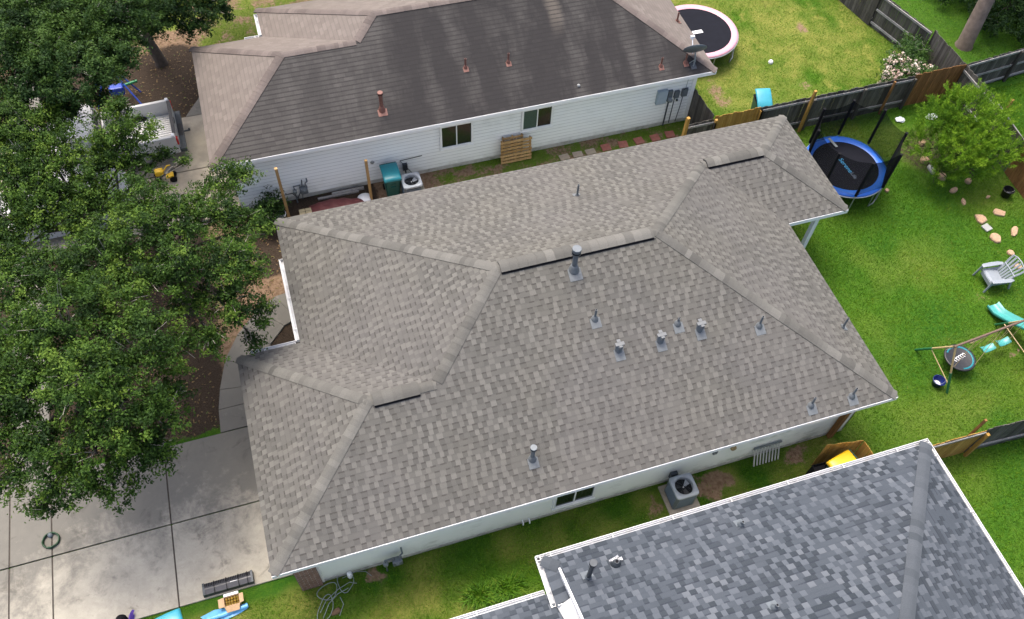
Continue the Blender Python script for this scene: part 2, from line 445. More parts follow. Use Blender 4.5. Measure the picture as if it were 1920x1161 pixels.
def concrete():
    t = NT('weathered_concrete'); p = t.geo()
    n1 = t.noise(p, .9, 9, .76, .25); n2 = t.noise(p, 2.6, 8, .74, .4); n3 = t.noise(p, 45, 3)
    c = t.mix(t.maprange(n2, .3, .7), (.315,.297,.245), (.43,.402,.33))
    sp = t.n('ShaderNodeSeparateXYZ'); t.link(p, sp.inputs[0])
    # black mildew film, heaviest on the side of the trees
    side = t.maprange(sp.outputs[1], .9, 4.6, -.10, .30, False)
    far = t.maprange(sp.outputs[0], -8.5, -5.5, .12, 0.0, False)
    k = t.math('ADD', t.math('ADD', t.math('MULTIPLY', n1, .75), t.math('MULTIPLY', n2, .5)), t.math('ADD', side, far))
    c = t.mix(t.maprange(k, .59, .87, 0, .85), c, (.115,.112,.10))
    n4 = t.noise(p, 1.3, 7, .7, .6)
    c = t.mix(t.maprange(n4, .56, .68, 0, .6), c, (.085,.08,.068))
    c = t.mix(t.maprange(n3, .5, .8, 0, .25), c, (.2,.18,.15))
    t.bump(n3, .15, .004)
    return t.done(c, .85, 0, .3)
M['concrete'] = concrete()
M['joint'] = pbr('joint_dirt', (.07,.06,.05), .95, .3, 10)
def concrete2():
    t = NT('clean_concrete'); p = t.geo()
    n1 = t.noise(p, .9, 6, .6)
    c = t.mix(t.maprange(n1, .35, .65), (.27,.245,.2), (.45,.40,.31))
    t.bump(t.noise(p, 40, 3), .15, .004)
    return t.done(c, .85, 0, .3)
M['concrete2'] = concrete2()

def ground_mat():
    t = NT('lawn_soil'); p = t.geo()
    dirt = t.attr('dirt'); dry = t.attr('dry'); lush = t.attr('lush'); mulch_and_shade = t.attr('mulch_and_shade')
    n1 = t.noise(p, 9, 5, .65); n2 = t.noise(p, 38, 4, .7); n3 = t.noise(p, 2.2, 6, .62)
    g = t.mix(t.maprange(n2, .3, .7), (.026,.074,.006), (.075,.165,.011))
    g = t.mix(t.maprange(n3, .4, .65, 0, .5), g, (.075,.14,.018))
    g = t.mix(t.math('MULTIPLY', lush, t.maprange(n1, .3, .6)), g, (.022,.085,.008))
    g = t.mix(t.math('MULTIPLY', dry, t.maprange(n1, .2, .6, .4, 1)), g, (.19,.20,.045))
    s = t.mix(t.maprange(n1, .3, .7), (.14,.09,.055), (.25,.175,.115))
    s = t.mix(t.maprange(n2, .55, .75, 0, .7), s, (.06,.042,.03))
    ml = t.mix(t.maprange(n2, .35, .65), (.026,.020,.015), (.066,.048,.034))
    c = t.mix(t.maprange(t.math('ADD', dirt, t.math('MULTIPLY', t.math('SUBTRACT', n1, .5), .8)), .35, .65), g, s)
    c = t.mix(t.maprange(t.math('ADD', mulch_and_shade, t.math('MULTIPLY', t.math('SUBTRACT', n1, .5), .8)), .35, .65), c, ml)
    t.bump(t.math('ADD', n2, t.math('MULTIPLY', n1, .6)), .8, .03)
    return t.done(c, .95, 0, .1)
M['ground'] = ground_mat()

def leafmat(name, stops, trans=.3, rough=.5, var=.4):
    t = NT(name); tone = t.attr('tone')
    c = t.ramp(tone, stops)
    t.done(c, rough, 0, .18)
    tr = t.n('ShaderNodeBsdfTranslucent'); t.link(t.mix(.6, c, (.12,.22,.02)), tr.inputs[0])
    mx = t.n('ShaderNodeMixShader'); mx.inputs[0].default_value = trans
    t.link(t.b.outputs[0], mx.inputs[1]); t.link(tr.outputs[0], mx.inputs[2]); t.link(mx.outputs[0], t.out.inputs[0])
    return t.m
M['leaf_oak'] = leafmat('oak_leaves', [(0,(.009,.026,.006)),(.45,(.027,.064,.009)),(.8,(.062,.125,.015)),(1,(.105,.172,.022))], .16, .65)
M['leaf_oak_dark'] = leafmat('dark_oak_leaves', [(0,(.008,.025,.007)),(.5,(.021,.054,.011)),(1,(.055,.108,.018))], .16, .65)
M['leaf_bush'] = leafmat('bush_leaves', [(0,(.02,.055,.015)),(.6,(.045,.10,.02)),(1,(.08,.15,.03))], .25)
M['leaf_bright'] = leafmat('bright_shrub_leaves', [(0,(.06,.15,.014)),(.5,(.14,.28,.018)),(1,(.26,.42,.03))], .35, .6)
M['petal'] = leafmat('petals', [(0,(.55,.38,.33)),(.5,(.7,.58,.5)),(1,(.8,.75,.68))], .2)
M['blade'] = leafmat('grass_blades', [(0,(.034,.100,.005)),(.35,(.074,.190,.008)),(.6,(.130,.260,.014)),(.8,(.21,.29,.030)),(1,(.36,.31,.11))], .3, .6)

def netmat():
    t = NT('safety_net')
    t.done((.006,.007,.008), .9, 0, .1)
    tr = t.n('ShaderNodeBsdfTransparent')
    mx = t.n('ShaderNodeMixShader'); lw = t.n('ShaderNodeLayerWeight'); lw.inputs[0].default_value = .5
    t.link(t.maprange(lw.outputs['Facing'], .15, .95, .58, .97), mx.inputs[0])
    t.link(tr.outputs[0], mx.inputs[1]); t.link(t.b.outputs[0], mx.inputs[2]); t.link(mx.outputs[0], t.out.inputs[0])
    return t.m
M['net'] = netmat()

# ------------------------------------------------------------------ the ground
EZ = 2.6
def blob(x, y, cx, cy, rx, ry, soft=.35):
    d = np.sqrt(((x-cx)/rx)**2+((y-cy)/ry)**2); return 1-sstep(1-soft, 1+soft, d)
def box_mask(x, y, x0, x1, y0, y1, s=.25):
    return sstep(x0-s, x0+s, x)*(1-sstep(x1-s, x1+s, x))*sstep(y0-s, y0+s, y)*(1-sstep(y1-s, y1+s, y))
def ground_fields(x, y):
    wx, wy = (fbm(x, y, .5, 81)-.5)*.7, (fbm(x, y, .5, 91)-.5)*.7
    x = x+wx*.5; y = y+wy*.5
    n = fbm(x, y, 1.3, 3); nn = fbm(x, y, .45, 8)
    dirt = np.zeros_like(x); mulch_and_shade = np.zeros_like(x)
    front = box_mask(x, y, -7.3, .6, 5.5, 13.4, .3)
    dirt = np.maximum(dirt, front*(.45+.9*(n-.35)))
    dirt = np.maximum(dirt, blob(x, y, -.5, 10.2, 1.1, 1.6)*1.0)
    dirt = np.maximum(dirt, box_mask(x, y, -10, -1.4, 18.3, 23.5, .5)*(.75+.8*(n-.4)))
    dirt = np.maximum(dirt, box_mask(x, y, -1, 5.6, 9.9, 13.6, .2)*.75)
    dirt = np.maximum(dirt, box_mask(x, y, 5.4, 15, 9.9, 13.6, .3)*(.34+1.3*(nn-.45)))
    dirt = np.maximum(dirt, box_mask(x, y, -2, 8, 20.4, 30, .4)*(.36+1.2*(nn-.45)))
    for cx, cy, rx, ry, s in ((9.95,.05,.62,.36,1.0),(.58,.05,.26,.3,1.1),(12.75,.1,.55,.3,.75),(17.0,14.4,.45,.9,.62),(8.2,-.05,.3,.45,.7),
                              (22.1,17.2,.3,.3,.6),(20.3,14.0,.4,.22,.6),(21.3,3.4,.35,.25,.45),(20.75,1.1,.15,.12,.8),(23.6,12.6,.5,.3,.6),(24.2,3.6,.2,.2,.4)):
        dirt = np.maximum(dirt, blob(x+wx, y+wy, cx, cy, rx, ry, .75)*s*(.55+.9*nn))
    mulch_and_shade = np.maximum(mulch_and_shade, box_mask(x, y, -1.5, .4, 6, 8.6, .2)*.95)
    mulch_and_shade = np.maximum(mulch_and_shade, box_mask(x, y, -1.0, 3.4, 10.4, 13.6, .2)*.8)
    mulch_and_shade = np.maximum(mulch_and_shade, box_mask(x, y, -13.2, -2.4, 5.5, 13.2, .4)*(.85+.9*(nn-.45)))  # soil darkened to paint in the shade of the front trees
    mulch_and_shade = np.maximum(mulch_and_shade, box_mask(x, y, -10, -1.6, 18.4, 22.5, .6)*(.95+1.2*(n-.5)))  # dark soil colour standing in for shade under the far trees
    mulch_and_shade = np.maximum(mulch_and_shade, blob(x, y, 23.4, 9.6, 1.6, 1.4)*.55)
    mulch_and_shade = np.maximum(mulch_and_shade, box_mask(x, y, 26.5, 40, 12.6, 20, .5)*.35)
    yard2 = box_mask(x, y, 15.2, 25.6, 12.1, 40, .2)
    dry = np.clip(yard2*(.55+1.7*(n-.5)+.9*(nn-.5)), 0, 1)
    dry = np.maximum(dry, yard2*np.clip((fbm(x, y, .35, 21)-.58)*6, 0, 1))
    side = box_mask(x, y, -4.5, 14, -6, .45, .2)
    dry = np.maximum(dry, side*np.clip(.36+2.0*(fbm(x, y, .8, 31)-.5), 0, 1))
    east = box_mask(x, y, 14.2, 40, -8, 11.9, .2)
    dry = np.maximum(dry, east*np.clip(.06+.9*(fbm(x, y, 1.7, 44)-.52), 0, .5))
    dry = np.maximum(dry, box_mask(x, y, -3, 8, 20.3, 30, .4)*.55); dry = np.maximum(dry, box_mask(x, y, 5.2, 15.2, 9.9, 13.6, .3)*.4)
    lush = np.clip(.5+1.6*(fbm(x, y, 2.1, 55)-.5), 0, 1)*(1-.6*yard2)
    return np.clip(dirt, 0, 1.2), np.clip(dry, 0, 1), lush, np.clip(mulch_and_shade, 0, 1.1)

def make_ground():
    xs = np.concatenate([[-400,-120,-50,-25],np.arange(-14,34,.13),[42,70,150,400]])
    ys = np.concatenate([[-400,-120,-50,-22],np.arange(-10,30,.13),[40,70,150,400]])
    X, Y = np.meshgrid(xs, ys)
    nx, ny = len(xs), len(ys)
    inner = (X > -14) & (X < 33.5) & (Y > -10) & (Y < 29.5)
    Z = np.where(inner, (fbm(X, Y, 2.5, 5)-.5)*.05-.012, -.012)
    V = np.stack([X, Y, Z], -1).reshape(-1, 3)
    i = np.arange(nx-1)[None, :]+nx*np.arange(ny-1)[:, None]
    F = np.stack([i, i+1, i+nx+1, i+nx], -1).reshape(-1, 4)
    me = bpy.data.meshes.new('ground')
    me.vertices.add(len(V)); me.vertices.foreach_set('co', V.ravel())
    me.loops.add(F.size); me.loops.foreach_set('vertex_index', F.ravel().astype(np.int32))
    me.polygons.add(len(F)); me.polygons.foreach_set('loop_start', np.arange(0, F.size, 4, dtype=np.int32))
    me.update(calc_edges=True)
    d = ground_fields(V[:, 0], V[:, 1])
    for nme, val in zip(('dirt', 'dry', 'lush', 'mulch_and_shade'), d):
        a = me.attributes.new(nme, 'FLOAT', 'POINT'); a.data.foreach_set('value', val.astype(np.float32))
    me.materials.append(M['ground'])
    o = bpy.data.objects.new('ground', me); scene.collection.objects.link(o)
    tag(o, kind='structure')
make_ground()

# concrete: driveway of the near house, sidewalk, curved walk, neighbour's driveway
def slabs(name, rects, mt, z=.05, gap=.02, base=True):
    mb = MB()
    for x0, x1, y0, y1 in rects:
        mb.box((x0+gap, y0+gap, -.06), (x1-gap, y1-gap, z))
    if base:
        X0 = min(r_[0] for r_ in rects); X1 = max(r_[1] for r_ in rects); Y0 = min(r_[2] for r_ in rects); Y1 = max(r_[3] for r_ in rects)
        for x0, x1, y0, y1 in rects: mb.box((x0+.001, y0+.03, -.07), (x1-.001, y1-.03, z-.018), mi=1)
    o = mb.build(name, [mt, M['joint']]); tag(o, kind='structure'); return o
slabs('driveway', [(-13,-8.3,.8,3.04),(-13,-8.3,3.04,5.5),(-8.3,-7.27,.8,3.04),(-8.3,-7.27,3.04,5.35),(-7.27,-4.31,.8,3.04),(-7.27,-4.31,3.04,5.35),(-4.31,-.8,.8,3.04),(-4.31,-.8,3.04,5.35)], M['concrete'])
slabs('sidewalk', [(-8.3,-7.27,5.35+i*1.3,6.65+i*1.3) for i in range(6)]+[(-8.3,-7.27,18.5+i*1.3,19.8+i*1.3) for i in range(7)], M['concrete'])
slabs('driveway_of_neighbour', [(-13,-8.3,13.3,18.4),(-8.3,-5.0,13.3,15.7),(-8.3,-5.0,15.7,18.4),(-5.0,-1.12,13.3,15.7),(-5.0,-1.12,15.7,18.4)], M['concrete2'])
slabs('patio', [(14.285,16.5,6.9,9.9)], M['concrete2'], base=False)
def walk():
    L_ = [(-2.76,5.36),(-2.73,6.1),(-2.62,6.75),(-2.36,7.7),(-1.9,8.5),(-1.2,9.25),(-.6,9.6),(.44,9.75)]
    R_ = [(-1.45,5.36),(-1.45,6.1),(-1.4,6.6),(-1.3,7.2),(-1.0,7.9),(-.5,8.45),(-.1,8.62),(.44,8.7)]
    mb = MB()
    for i in range(len(L_)-1):
        a, b, c, d = L_[i], R_[i], R_[i+1], L_[i+1]
        g = .008
        mb.prism([(a[0],a[1]+g),(b[0],b[1]+g),(c[0],c[1]-g),(d[0],d[1]-g)], -.05, .045)
    tag(mb.build('walkway', M['concrete']), kind='structure')
    mb = MB()
    mb.prism([(-2.45,18.41),(-1.12,18.41),(-1.12,21.5),(-1.3,21.5),(-1.45,20.6),(-1.65,19.9),(-1.95,19.2),(-2.25,18.75)], -.05, .045)
    tag(mb.build('walkway_of_neighbour', M['concrete']), kind='structure')
    mb = MB(); mb.box((-60,-80,-.06),(-13.2,80,-.004)); o = mb.build('road', pbr('asphalt', (.05,.05,.052), .9, .2, 3, bump=.3)); tag(o, kind='structure')
walk()

# ------------------------------------------------------------------ house kit
def V3(*a): return Vector(a)
def roof_face(mb, pts, eave, mi=0, off=0):
    pts = [Vector(p) for p in pts]
    n = (pts[1]-pts[0]).cross(pts[2]-pts[0]).normalized()
    if n.z < 0: pts.reverse(); n = -n
    e = Vector(eave).normalized(); upd = n.cross(e).normalized()
    if upd.z < 0: upd = -upd
    base = min(p.z for p in pts)
    p0 = min(pts, key=lambda p: p.z)
    uv = [((p-p0).dot(e)+20+off, (p-p0).dot(upd)+1e-3) for p in pts]
    mb.face(pts, uv, mi)
    return n
def caps(mb, lo, hi, nA, nB, w=.145, step=.15, lift=0.0, seed=0, thick=.012, s0=0.0, s1=None, sides=True):
    lo = Vector(lo); hi = Vector(hi); L = (hi-lo).length; t = (hi-lo).normalized()
    r_ = random.Random(seed)
    def down(n):
        d = n.cross(t).normalized()
        return d if d.z < 0 else -d
    dA, dB = down(nA), down(nB); upv = (nA+nB).normalized()
    s = s0; s1 = s1 if s1 else L
    prev = .5
    while s < s1-.02:
        e = min(s+step, s1)
        tone = r_.random() if r_.random() < .5 else prev*.6+r_.random()*.4
        prev = tone
        def sec(p, h):
            return [p+dA*w+nA*h, p+dA*w*.45+nA*(h+.004), p+upv*(h+.0), p+dB*w*.45+nB*(h+.004), p+dB*w+nB*h]
        jw = r_.uniform(-.004, .004)
        a = sec(lo+t*s, lift+thick+.006+jw); b = sec(lo+t*e, lift+thick)
        g = [p for p in sec(lo+t*s, -.01)]
        mb.grid([a, b], 0, tone, sm=True)
        if sides or s == s0: mb.grid([g, a], 0, tone*.5, sm=False)
        else: mb.grid([sec(lo+t*s, lift-.004), a], 0, tone*.5, sm=False)
        # side edges
        for q in ((0, 4) if sides else ()):
            n_ = nA if q == 0 else nB
            mb.face([a[q], b[q], b[q]-n_*(thick+lift+.02), a[q]-n_*(thick+lift+.02)], None, 0, tone*.4)
        s = e
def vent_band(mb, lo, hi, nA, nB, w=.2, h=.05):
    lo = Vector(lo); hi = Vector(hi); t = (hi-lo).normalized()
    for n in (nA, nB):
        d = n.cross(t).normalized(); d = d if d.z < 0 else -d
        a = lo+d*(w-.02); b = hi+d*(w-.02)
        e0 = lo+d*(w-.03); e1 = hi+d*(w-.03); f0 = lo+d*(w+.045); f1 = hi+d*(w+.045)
        mb.face([e0+n*.02, e1+n*.02, f1+n*.02, f0+n*.02]); mb.face([f0+n*.02, f1+n*.02, f1-n*.02, f0-n*.02])  # black strip past the vent edge, painting its shadow on the slope
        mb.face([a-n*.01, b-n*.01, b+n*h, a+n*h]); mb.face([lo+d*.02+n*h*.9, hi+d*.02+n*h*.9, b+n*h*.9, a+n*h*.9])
def trim(mb, p0, p1, out, z1, z0, inset=.02, th=.045):
    p0 = Vector(p0); p1 = Vector(p1); o = Vector(out)
    t = (p1-p0).normalized()
    a = p0 - o*inset; b = p1 - o*inset; c = b - o*th; d = a - o*th
    mb.prism([(a.x,a.y),(b.x,b.y),(c.x,c.y),(d.x,d.y)], z0, z1)
def laps(mb, p0, p1, out, z0, z1, step=.15, mi=0, prj=.016, gap=0):
    p0 = Vector((*p0, 0)); p1 = Vector((*p1, 0)); o = Vector((*out, 0)); t = (p1-p0).normalized()
    if t.cross(Vector((0,0,1))).dot(o) < 0: p0, p1 = p1, p0
    z = z0; up_ = Vector((0,0,1))
    while z < z1-.01:
        e = min(z+step, z1)
        a = p0+o*prj+up_*z; b = p1+o*prj+up_*z; c = p1+o*.003+up_*e; d = p0+o*.003+up_*e
        if gap:
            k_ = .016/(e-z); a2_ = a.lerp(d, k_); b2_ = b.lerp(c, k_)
            mb.face([a, b, b2_, a2_], None, gap); a, b = a2_, b2_  # greyed butt edge: grime plus a painted lap shadow
        mb.face([a, b, c, d], None, mi); mb.face([p0+up_*z, p1+up_*z, p1+o*prj+up_*z, p0+o*prj+up_*z], None, mi)
        z = e
def gutter(name, parent, runs, z=2.585, w=.115, h=.11, hang=1.05):
    mb = MB()
    for p0, p1, out in runs:
        p0 = Vector((*p0, 0)); p1 = Vector((*p1, 0)); o = Vector((*out, 0)); L = (p1-p0).length; t = (p1-p0).normalized()
        def strip(o0, o1, z0, z1, mi=0, s0=0, s1=L):
            a = p0+t*s0+o*o0; b = p0+t*s1+o*o0; c = p0+t*s1+o*o1; d = p0+t*s0+o*o1
            mb.prism([(a.x,a.y),(b.x,b.y),(c.x,c.y),(d.x,d.y)], z0, z1, mi)
        strip(w-.016, w, z-h*.55, z); strip(w-.045, w-.016, z-h, z-h*.45)
        strip(.004, w-.045, z-h, z-h+.012, 1)
        strip(-.012, .004, z-h, z-.012)
        strip(0, w-.03, z-h, z-.004, 0, -.002, .01); strip(0, w-.03, z-h, z-.004, 0, L-.01, L+.002)
        s = .35
        while s < L:
            strip(-.05, w-.01, z-.012, z+.004, 0, s, s+.022); s += hang
    return mb.build(name, [M['gutter'], M['gutter_in']], parent)

def pipe_jack(name, parent, base, n, h, r_=.04, mats=('galv_lt','galv'), plate=(.26,.3), cone=.11, cap=None, label=None, tilt=(0,0)):
    """vent pipe through the roof: pipe is the part, flashing its sub-part"""
    b = Vector(base); n = Vector(n).normalized()
    mb = MB()
    top = b+Vector((tilt[0], tilt[1], h))
    mb.tube([b-Vector((0,0,.05)), top], r_, 12)
    if cap is None:
        mb.tube([top-Vector((0,0,.004)), top+Vector((0,0,.003))], r_*.72, 10, mi=2)
    else:
        cr, ch = cap
        mb.lathe(top, [(cr*.6,-ch*.72),(cr,-ch*.6),(cr,ch*.3)], 16, mi=0)
        mb.lathe(top, [(cr*1.04,ch*.22),(cr*1.04,ch*.42),(cr*.98,ch*.47)], 16, mi=0); mb.face([top+Vector((math.cos(a)*cr*.98, math.sin(a)*cr*.98, ch*.47)) for a in [2*math.pi*i/16 for i in range(16)]], None, 1 if mats[0] == 'copper' else 0)
        mb.lathe(top, [(cr*1.02,-ch*.30),(cr*1.02,-ch*.1)], 16, mi=2)
    o = mb.build(name, [M[mats[1]], M[mats[0]], M['black_matte']], parent)
    if label: o['label'] = label
    # flashing: plate lying on the slope and a boot round the pipe
    fb = MB()
    ex = Vector((0,0,1)).cross(n).normalized(); ey = n.cross(ex)
    Mx = Matrix((ex, ey, n)).transposed().to_4x4(); Mx.translation = b+n*.004
    pw, ph = plate
    fb.box((-pw/2, -ph*.72, 0), (pw/2, ph*.06, .007), M=Mx)
    zc = cone*1.3
    fb.lathe(b, [(cone,-.03),(cone*.95,.01),(cone*.72,zc*.55),(r_*1.25,zc*.95),(r_*1.05,zc)], 14)
    fb.build('flashing', M['flash'] if mats[0] == 'galv_lt' else M[mats[0]], o)
    return o

def window(parent, x0, x1, y, z0, z1, face=-1, blinds=0):
    """window in a wall that runs along X; face=-1 looks towards -Y. frame is the part, panes its sub-parts"""
    f = MB(); t_ = .07; d = .08
    yo = y+face*d; yi = y+face*.001
    ya, yb = min(yo, yi), max(yo, yi)
    f.box((x0-t_, ya, z0-t_), (x1+t_, yb, z0)); f.box((x0-t_, ya, z1), (x1+t_, yb, z1+t_))
    f.box((x0-t_, ya, z0), (x0, yb, z1)); f.box((x1, ya, z0), (x1+t_, yb, z1))
    xm = (x0+x1)/2
    f.box((xm-.018, min(y+face*.072, yi), z0), (xm+.018, max(y+face*.045, yi), z1))
    f.box((x0-t_*1.3, min(y+face*.1, yi), z0-t_-.03), (x1+t_*1.3, max(y+face*.1, yi), z0-t_))
    o = f.build('window', M['white_trim'], parent)
    for k, (a, b) in enumerate(((x0, xm-.018), (xm+.018, x1))):
        g = MB(); yy = y+face*(.046 if k else .054)
        pts = [(a, yy, z0), (b, yy, z0), (b, yy, z1), (a, yy, z1)]
        g.face(pts)
        rr = .012
        for q in ((a, z0, b, z0+rr), (a, z1-rr, b, z1)):
            g.box((q[0], min(yy, yy+face*.012), q[1]), (q[2], max(yy, yy+face*.012), q[3]), mi=1)
        g.build('pane', [M['blind'] if (blinds >> k) & 1 else M['glass'], M['white_trim']], o)
    return o

# ================================================================== HOUSE 1: the taupe roof in the middle
L, W, A, B, C, D, S = 14.73, 10.42, 1.668, 6.0, 4.26, 2.065, .472
h1 = thing('house', (7, 5, 0), 'white house with the taupe shingle roof of many hips filling the middle of the view', 'house')
def zz(d): return EZ + S*d
pA=(-A,0,EZ); pB=(L,0,EZ); pC=(-A,B,EZ); pD=(0,B,EZ); pNW=(0,W,EZ); pNE=(L+D,W,EZ); pSE=(L+D,W-C,EZ); pE=(L,W-C,EZ)
P1=(W/2,W/2,zz(W/2)); P2=(L-W/2,W/2,zz(W/2)); G1=(-A+B/2,B/2,zz(B/2)); G2=(B/2,B/2,zz(B/2)); R1=(L-C/2,W-C/2,zz(C/2)); R2=(L+D-C/2,W-C/2,zz(C/2))
mb = MB()
nS = roof_face(mb, [pA,pB,P2,P1,G2,G1], (1,0,0))
nW = roof_face(mb, [pA,G1,pC], (0,1,0), off=3)
nN = roof_face(mb, [pNE,R2,R1,P2,P1,pNW], (1,0,0), off=7)
roof_face(mb, [pC,G1,G2,pD], (1,0,0), off=9)
roof_face(mb, [pD,G2,P1,pNW], (0,1,0), off=5)
nE = roof_face(mb, [pB,pE,R1,P2], (0,1,0), off=11)
roof_face(mb, [pSE,pNE,R2], (0,1,0), off=13)
roof_face(mb, [pSE,R2,R1,pE], (1,0,0), off=15)
eaves1 = [(pA,pB,(0,-1,0)),(pB,pE,(1,0,0)),(pE,pSE,(0,-1,0)),(pSE,pNE,(1,0,0)),(pNE,pNW,(0,1,0)),(pNW,pD,(-1,0,0)),(pD,pC,(0,1,0)),(pC,pA,(-1,0,0))]
for p0, p1, o_ in eaves1:
    a = Vector(p0); b = Vector(p1); d_ = Vector((0,0,.022))
    mb.face([a-d_, b-d_, b, a], [(0,.1),(1,.1),(1,.11),(0,.11)])
roof1 = mb.build('roof', M['sh1'], h1)
k = 1
for nm, lo, hi, na, nb, kw in (
    ('hip',pA,G1,nS,nW,{}),('hip',pC,G1,nN,nW,{}),('hip',G2,P1,nS,nW,{}),('hip',pNW,P1,nN,nW,{}),('hip',pB,P2,nS,nE,{}),('hip',R1,P2,nN,nE,{}),
    ('hip',pNE,R2,nN,nE,{}),('hip',pSE,R2,nS,nE,{}),
    ('ridge',G1,G2,nS,nN,{'v':(.12,1.25)}),('ridge',P1,P2,nS,nN,{'v':(.05,4.2)}),('ridge',R1,R2,nS,nN,{'v':(.12,2.0)})):
    mb = MB(); k += 1
    if nm == 'hip':
        caps(mb, lo, hi, na, nb, seed=k, s0=.05)
        mb.build('hip_cap', M['cap1'], roof1)
    else:
        s0, s1 = kw['v']; t_ = (Vector(hi)-Vector(lo)).normalized(); LL = (Vector(hi)-Vector(lo)).length
        caps(mb, lo, hi, na, nb, seed=k, step=.2)
        mb.build('ridge_cap', M['cap1'], roof1)
        mb = MB(); s1 = min(s1, LL-.03)
        caps(mb, Vector(lo)+t_*s0, Vector(lo)+t_*s1, na, nb, w=.17, step=.24, lift=.055, seed=k+40, sides=False)
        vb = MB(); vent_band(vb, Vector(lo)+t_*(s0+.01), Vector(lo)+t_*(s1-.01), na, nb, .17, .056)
        vo = mb.build('ridge_vent', M['cap1'], roof1)
        ROOT[vo.name] = ROOT[h1.name]
        # the dark open slot under the vent, with black strips painting its shadow, shares the vent's mesh group on the roof
        vb.build('vent_slot_shadow', M['black_matte'], roof1)
fm = MB()
for p0, p1, o_ in eaves1: trim(fm, p0, p1, o_, EZ-.023, EZ-.17, -.02 if o_[1] < 0 else .008)
fm.build('fascia', M['white_trim'], h1)
sf = MB()
sf.face([(x, y, EZ-.165) for x, y in [(-A+.04,.04),(-A+.04,B-.04),(.04,B-.04),(.04,W-.04),(L+D-.04,W-.04),(L+D-.04,W-C+.04),(L-.04,W-C+.04),(L-.04,.04)]])
sf.build('soffit', M['soffit'], h1)
foot1 = [(-1.22,.45),(14.28,.45),(14.28,9.97),(.45,9.97),(.45,5.55),(-1.22,5.55)]
w = MB(); w.prism([(x, y) for x, y in foot1], -.05, EZ-.166)
laps(w, (-.78,.45), (14.2,.45), (0,-1), .14, EZ-.17, .19, 0, .012)
laps(w, (14.28,.55), (14.28,9.9), (1,0), .14, EZ-.17, .19, 0, .012)
w.box((14.17,.425,.12), (14.305,.46,EZ-.17)); w.box((14.26,.425,.12), (14.305,.56,EZ-.168))
w.build('wall', M['side1'], h1)
w = MB(); w.box((-.8,.425,-.05), (14.3,.46,.135)); w.box((14.27,.43,-.05),(14.3,9.97,.135)); w.build('foundation', M['found'], h1)
# brick return at the garage corner
b_ = MB()
def brick_box(mb, x0, y0, z0, x1, y1, z1):
    for pts, uv in (([(x0,y0,z0),(x1,y0,z0),(x1,y0,z1),(x0,y0,z1)], lambda p:(p[0]+5,p[2])),([(x0,y1,z0),(x0,y0,z0),(x0,y0,z1),(x0,y1,z1)], lambda p:(p[1]+5,p[2])),
                    ([(x1,y0,z0),(x1,y1,z0),(x1,y1,z1),(x1,y0,z1)], lambda p:(p[1]+5,p[2])),([(x0,y0,z1),(x1,y0,z1),(x1,y1,z1),(x0,y1,z1)], lambda p:(p[0]+5,p[1]))):
        mb.face(pts, [uv(p) for p in pts])
brick_box(b_, -1.33, .34, -.05, -.80, .449, EZ-.172); brick_box(b_, -1.33, .449, -.05, -1.221, 5.6, EZ-.172)
b_.build('brick_veneer', M['brick'], h1)
w = MB(); w.box((-.797,.40,.0), (-.742,.449,EZ-.172)); w.build('corner_board', M['white_trim'], h1)
window(h1, 5.43, 6.47, .45, .62, 1.38, -1, 0)
gutter('gutter', h1, [((0,8.95),(0,6.115),(-1,0)),((-1.3,6.0),(-.117,6.0),(0,1))])
po = MB(); po.box((15.86,6.28,-.02),(16.0,6.42,EZ-.166)); po.build('porch_post', M['white'], h1)
be = MB(); be.box((14.3,6.3,EZ-.32),(16.3,6.4,EZ-.1662)); be.box((16.3,6.3,EZ-.32),(16.4,9.9,EZ-.1662)); be.build('porch_beam', M['white_trim'], h1)
# wall bits on the south side
v_ = MB(); v_.lathe((10.52,.43,1.12), [(.085,0),(.085,.05),(.06,.07),(0,.07)], 16, M=Matrix.Rotation(R(90),4,'X')); v_.build('wall_vent', pbr('tan_vent',(.3,.22,.1),.7,.2,10), h1)
v_ = MB(); v_.box((9.9,.385,1.1),(10.02,.43,1.28)); v_.build('outlet_box', M['galv'], h1)
for dx in (0, .18):
    v_ = MB(); v_.tube([(4.55+dx,.43,.26),(4.55+dx,.33,.26),(4.55+dx,.32,.17)], .02, 8); v_.build('drain_stub', M['white_plastic'], h1)
v_ = MB(); v_.box((8.76,.33,.35),(8.96,.43,.62)); v_.tube([(8.86,.38,.36),(8.86,.3,.18),(8.9,.1,.14)], .025, 8); v_.build('disconnect_box', M['dark_metal'], h1)
# roof penetrations on the south slope
nS_ = Vector((0,-S,1)); 
pipe_jack('flue', h1, (7.1,4.76,4.85), nS_, .76, .07, ('galv_lt','galv'), (.34,.42), .15, (.115,.2), 'tall grey flue with a capped top just below the main ridge')
pipe_jack('flue', h1, (4.82,.88,3.02), nS_, .58, .055, ('galv_lt','galv'), (.26,.34), .11, (.08,.1), 'short grey flue low on the near slope')
for x, y, h_ in ((7.28,3.54,.4),(9.37,2.97,.24),(11.51,2.45,.42),(12.25,.35,.4),(13.44,.3,.4)):
    pipe_jack('vent_pipe', h1, (x,y,zz(y)), nS_, h_, .03, ('galv_lt','galv'), (.27,.34), .1)
pipe_jack('vent_pipe', h1, (14.25,2.24,zz(L-14.25)), (S,0,1), .45, .03, ('galv_lt','galv'), (.2,.2), .06)
pipe_jack('vent_pipe', h1, (8.47,7.98,zz(W-7.98)), (0,S,1), .45, .03, ('galv_lt','galv'), (.2,.2), .06)
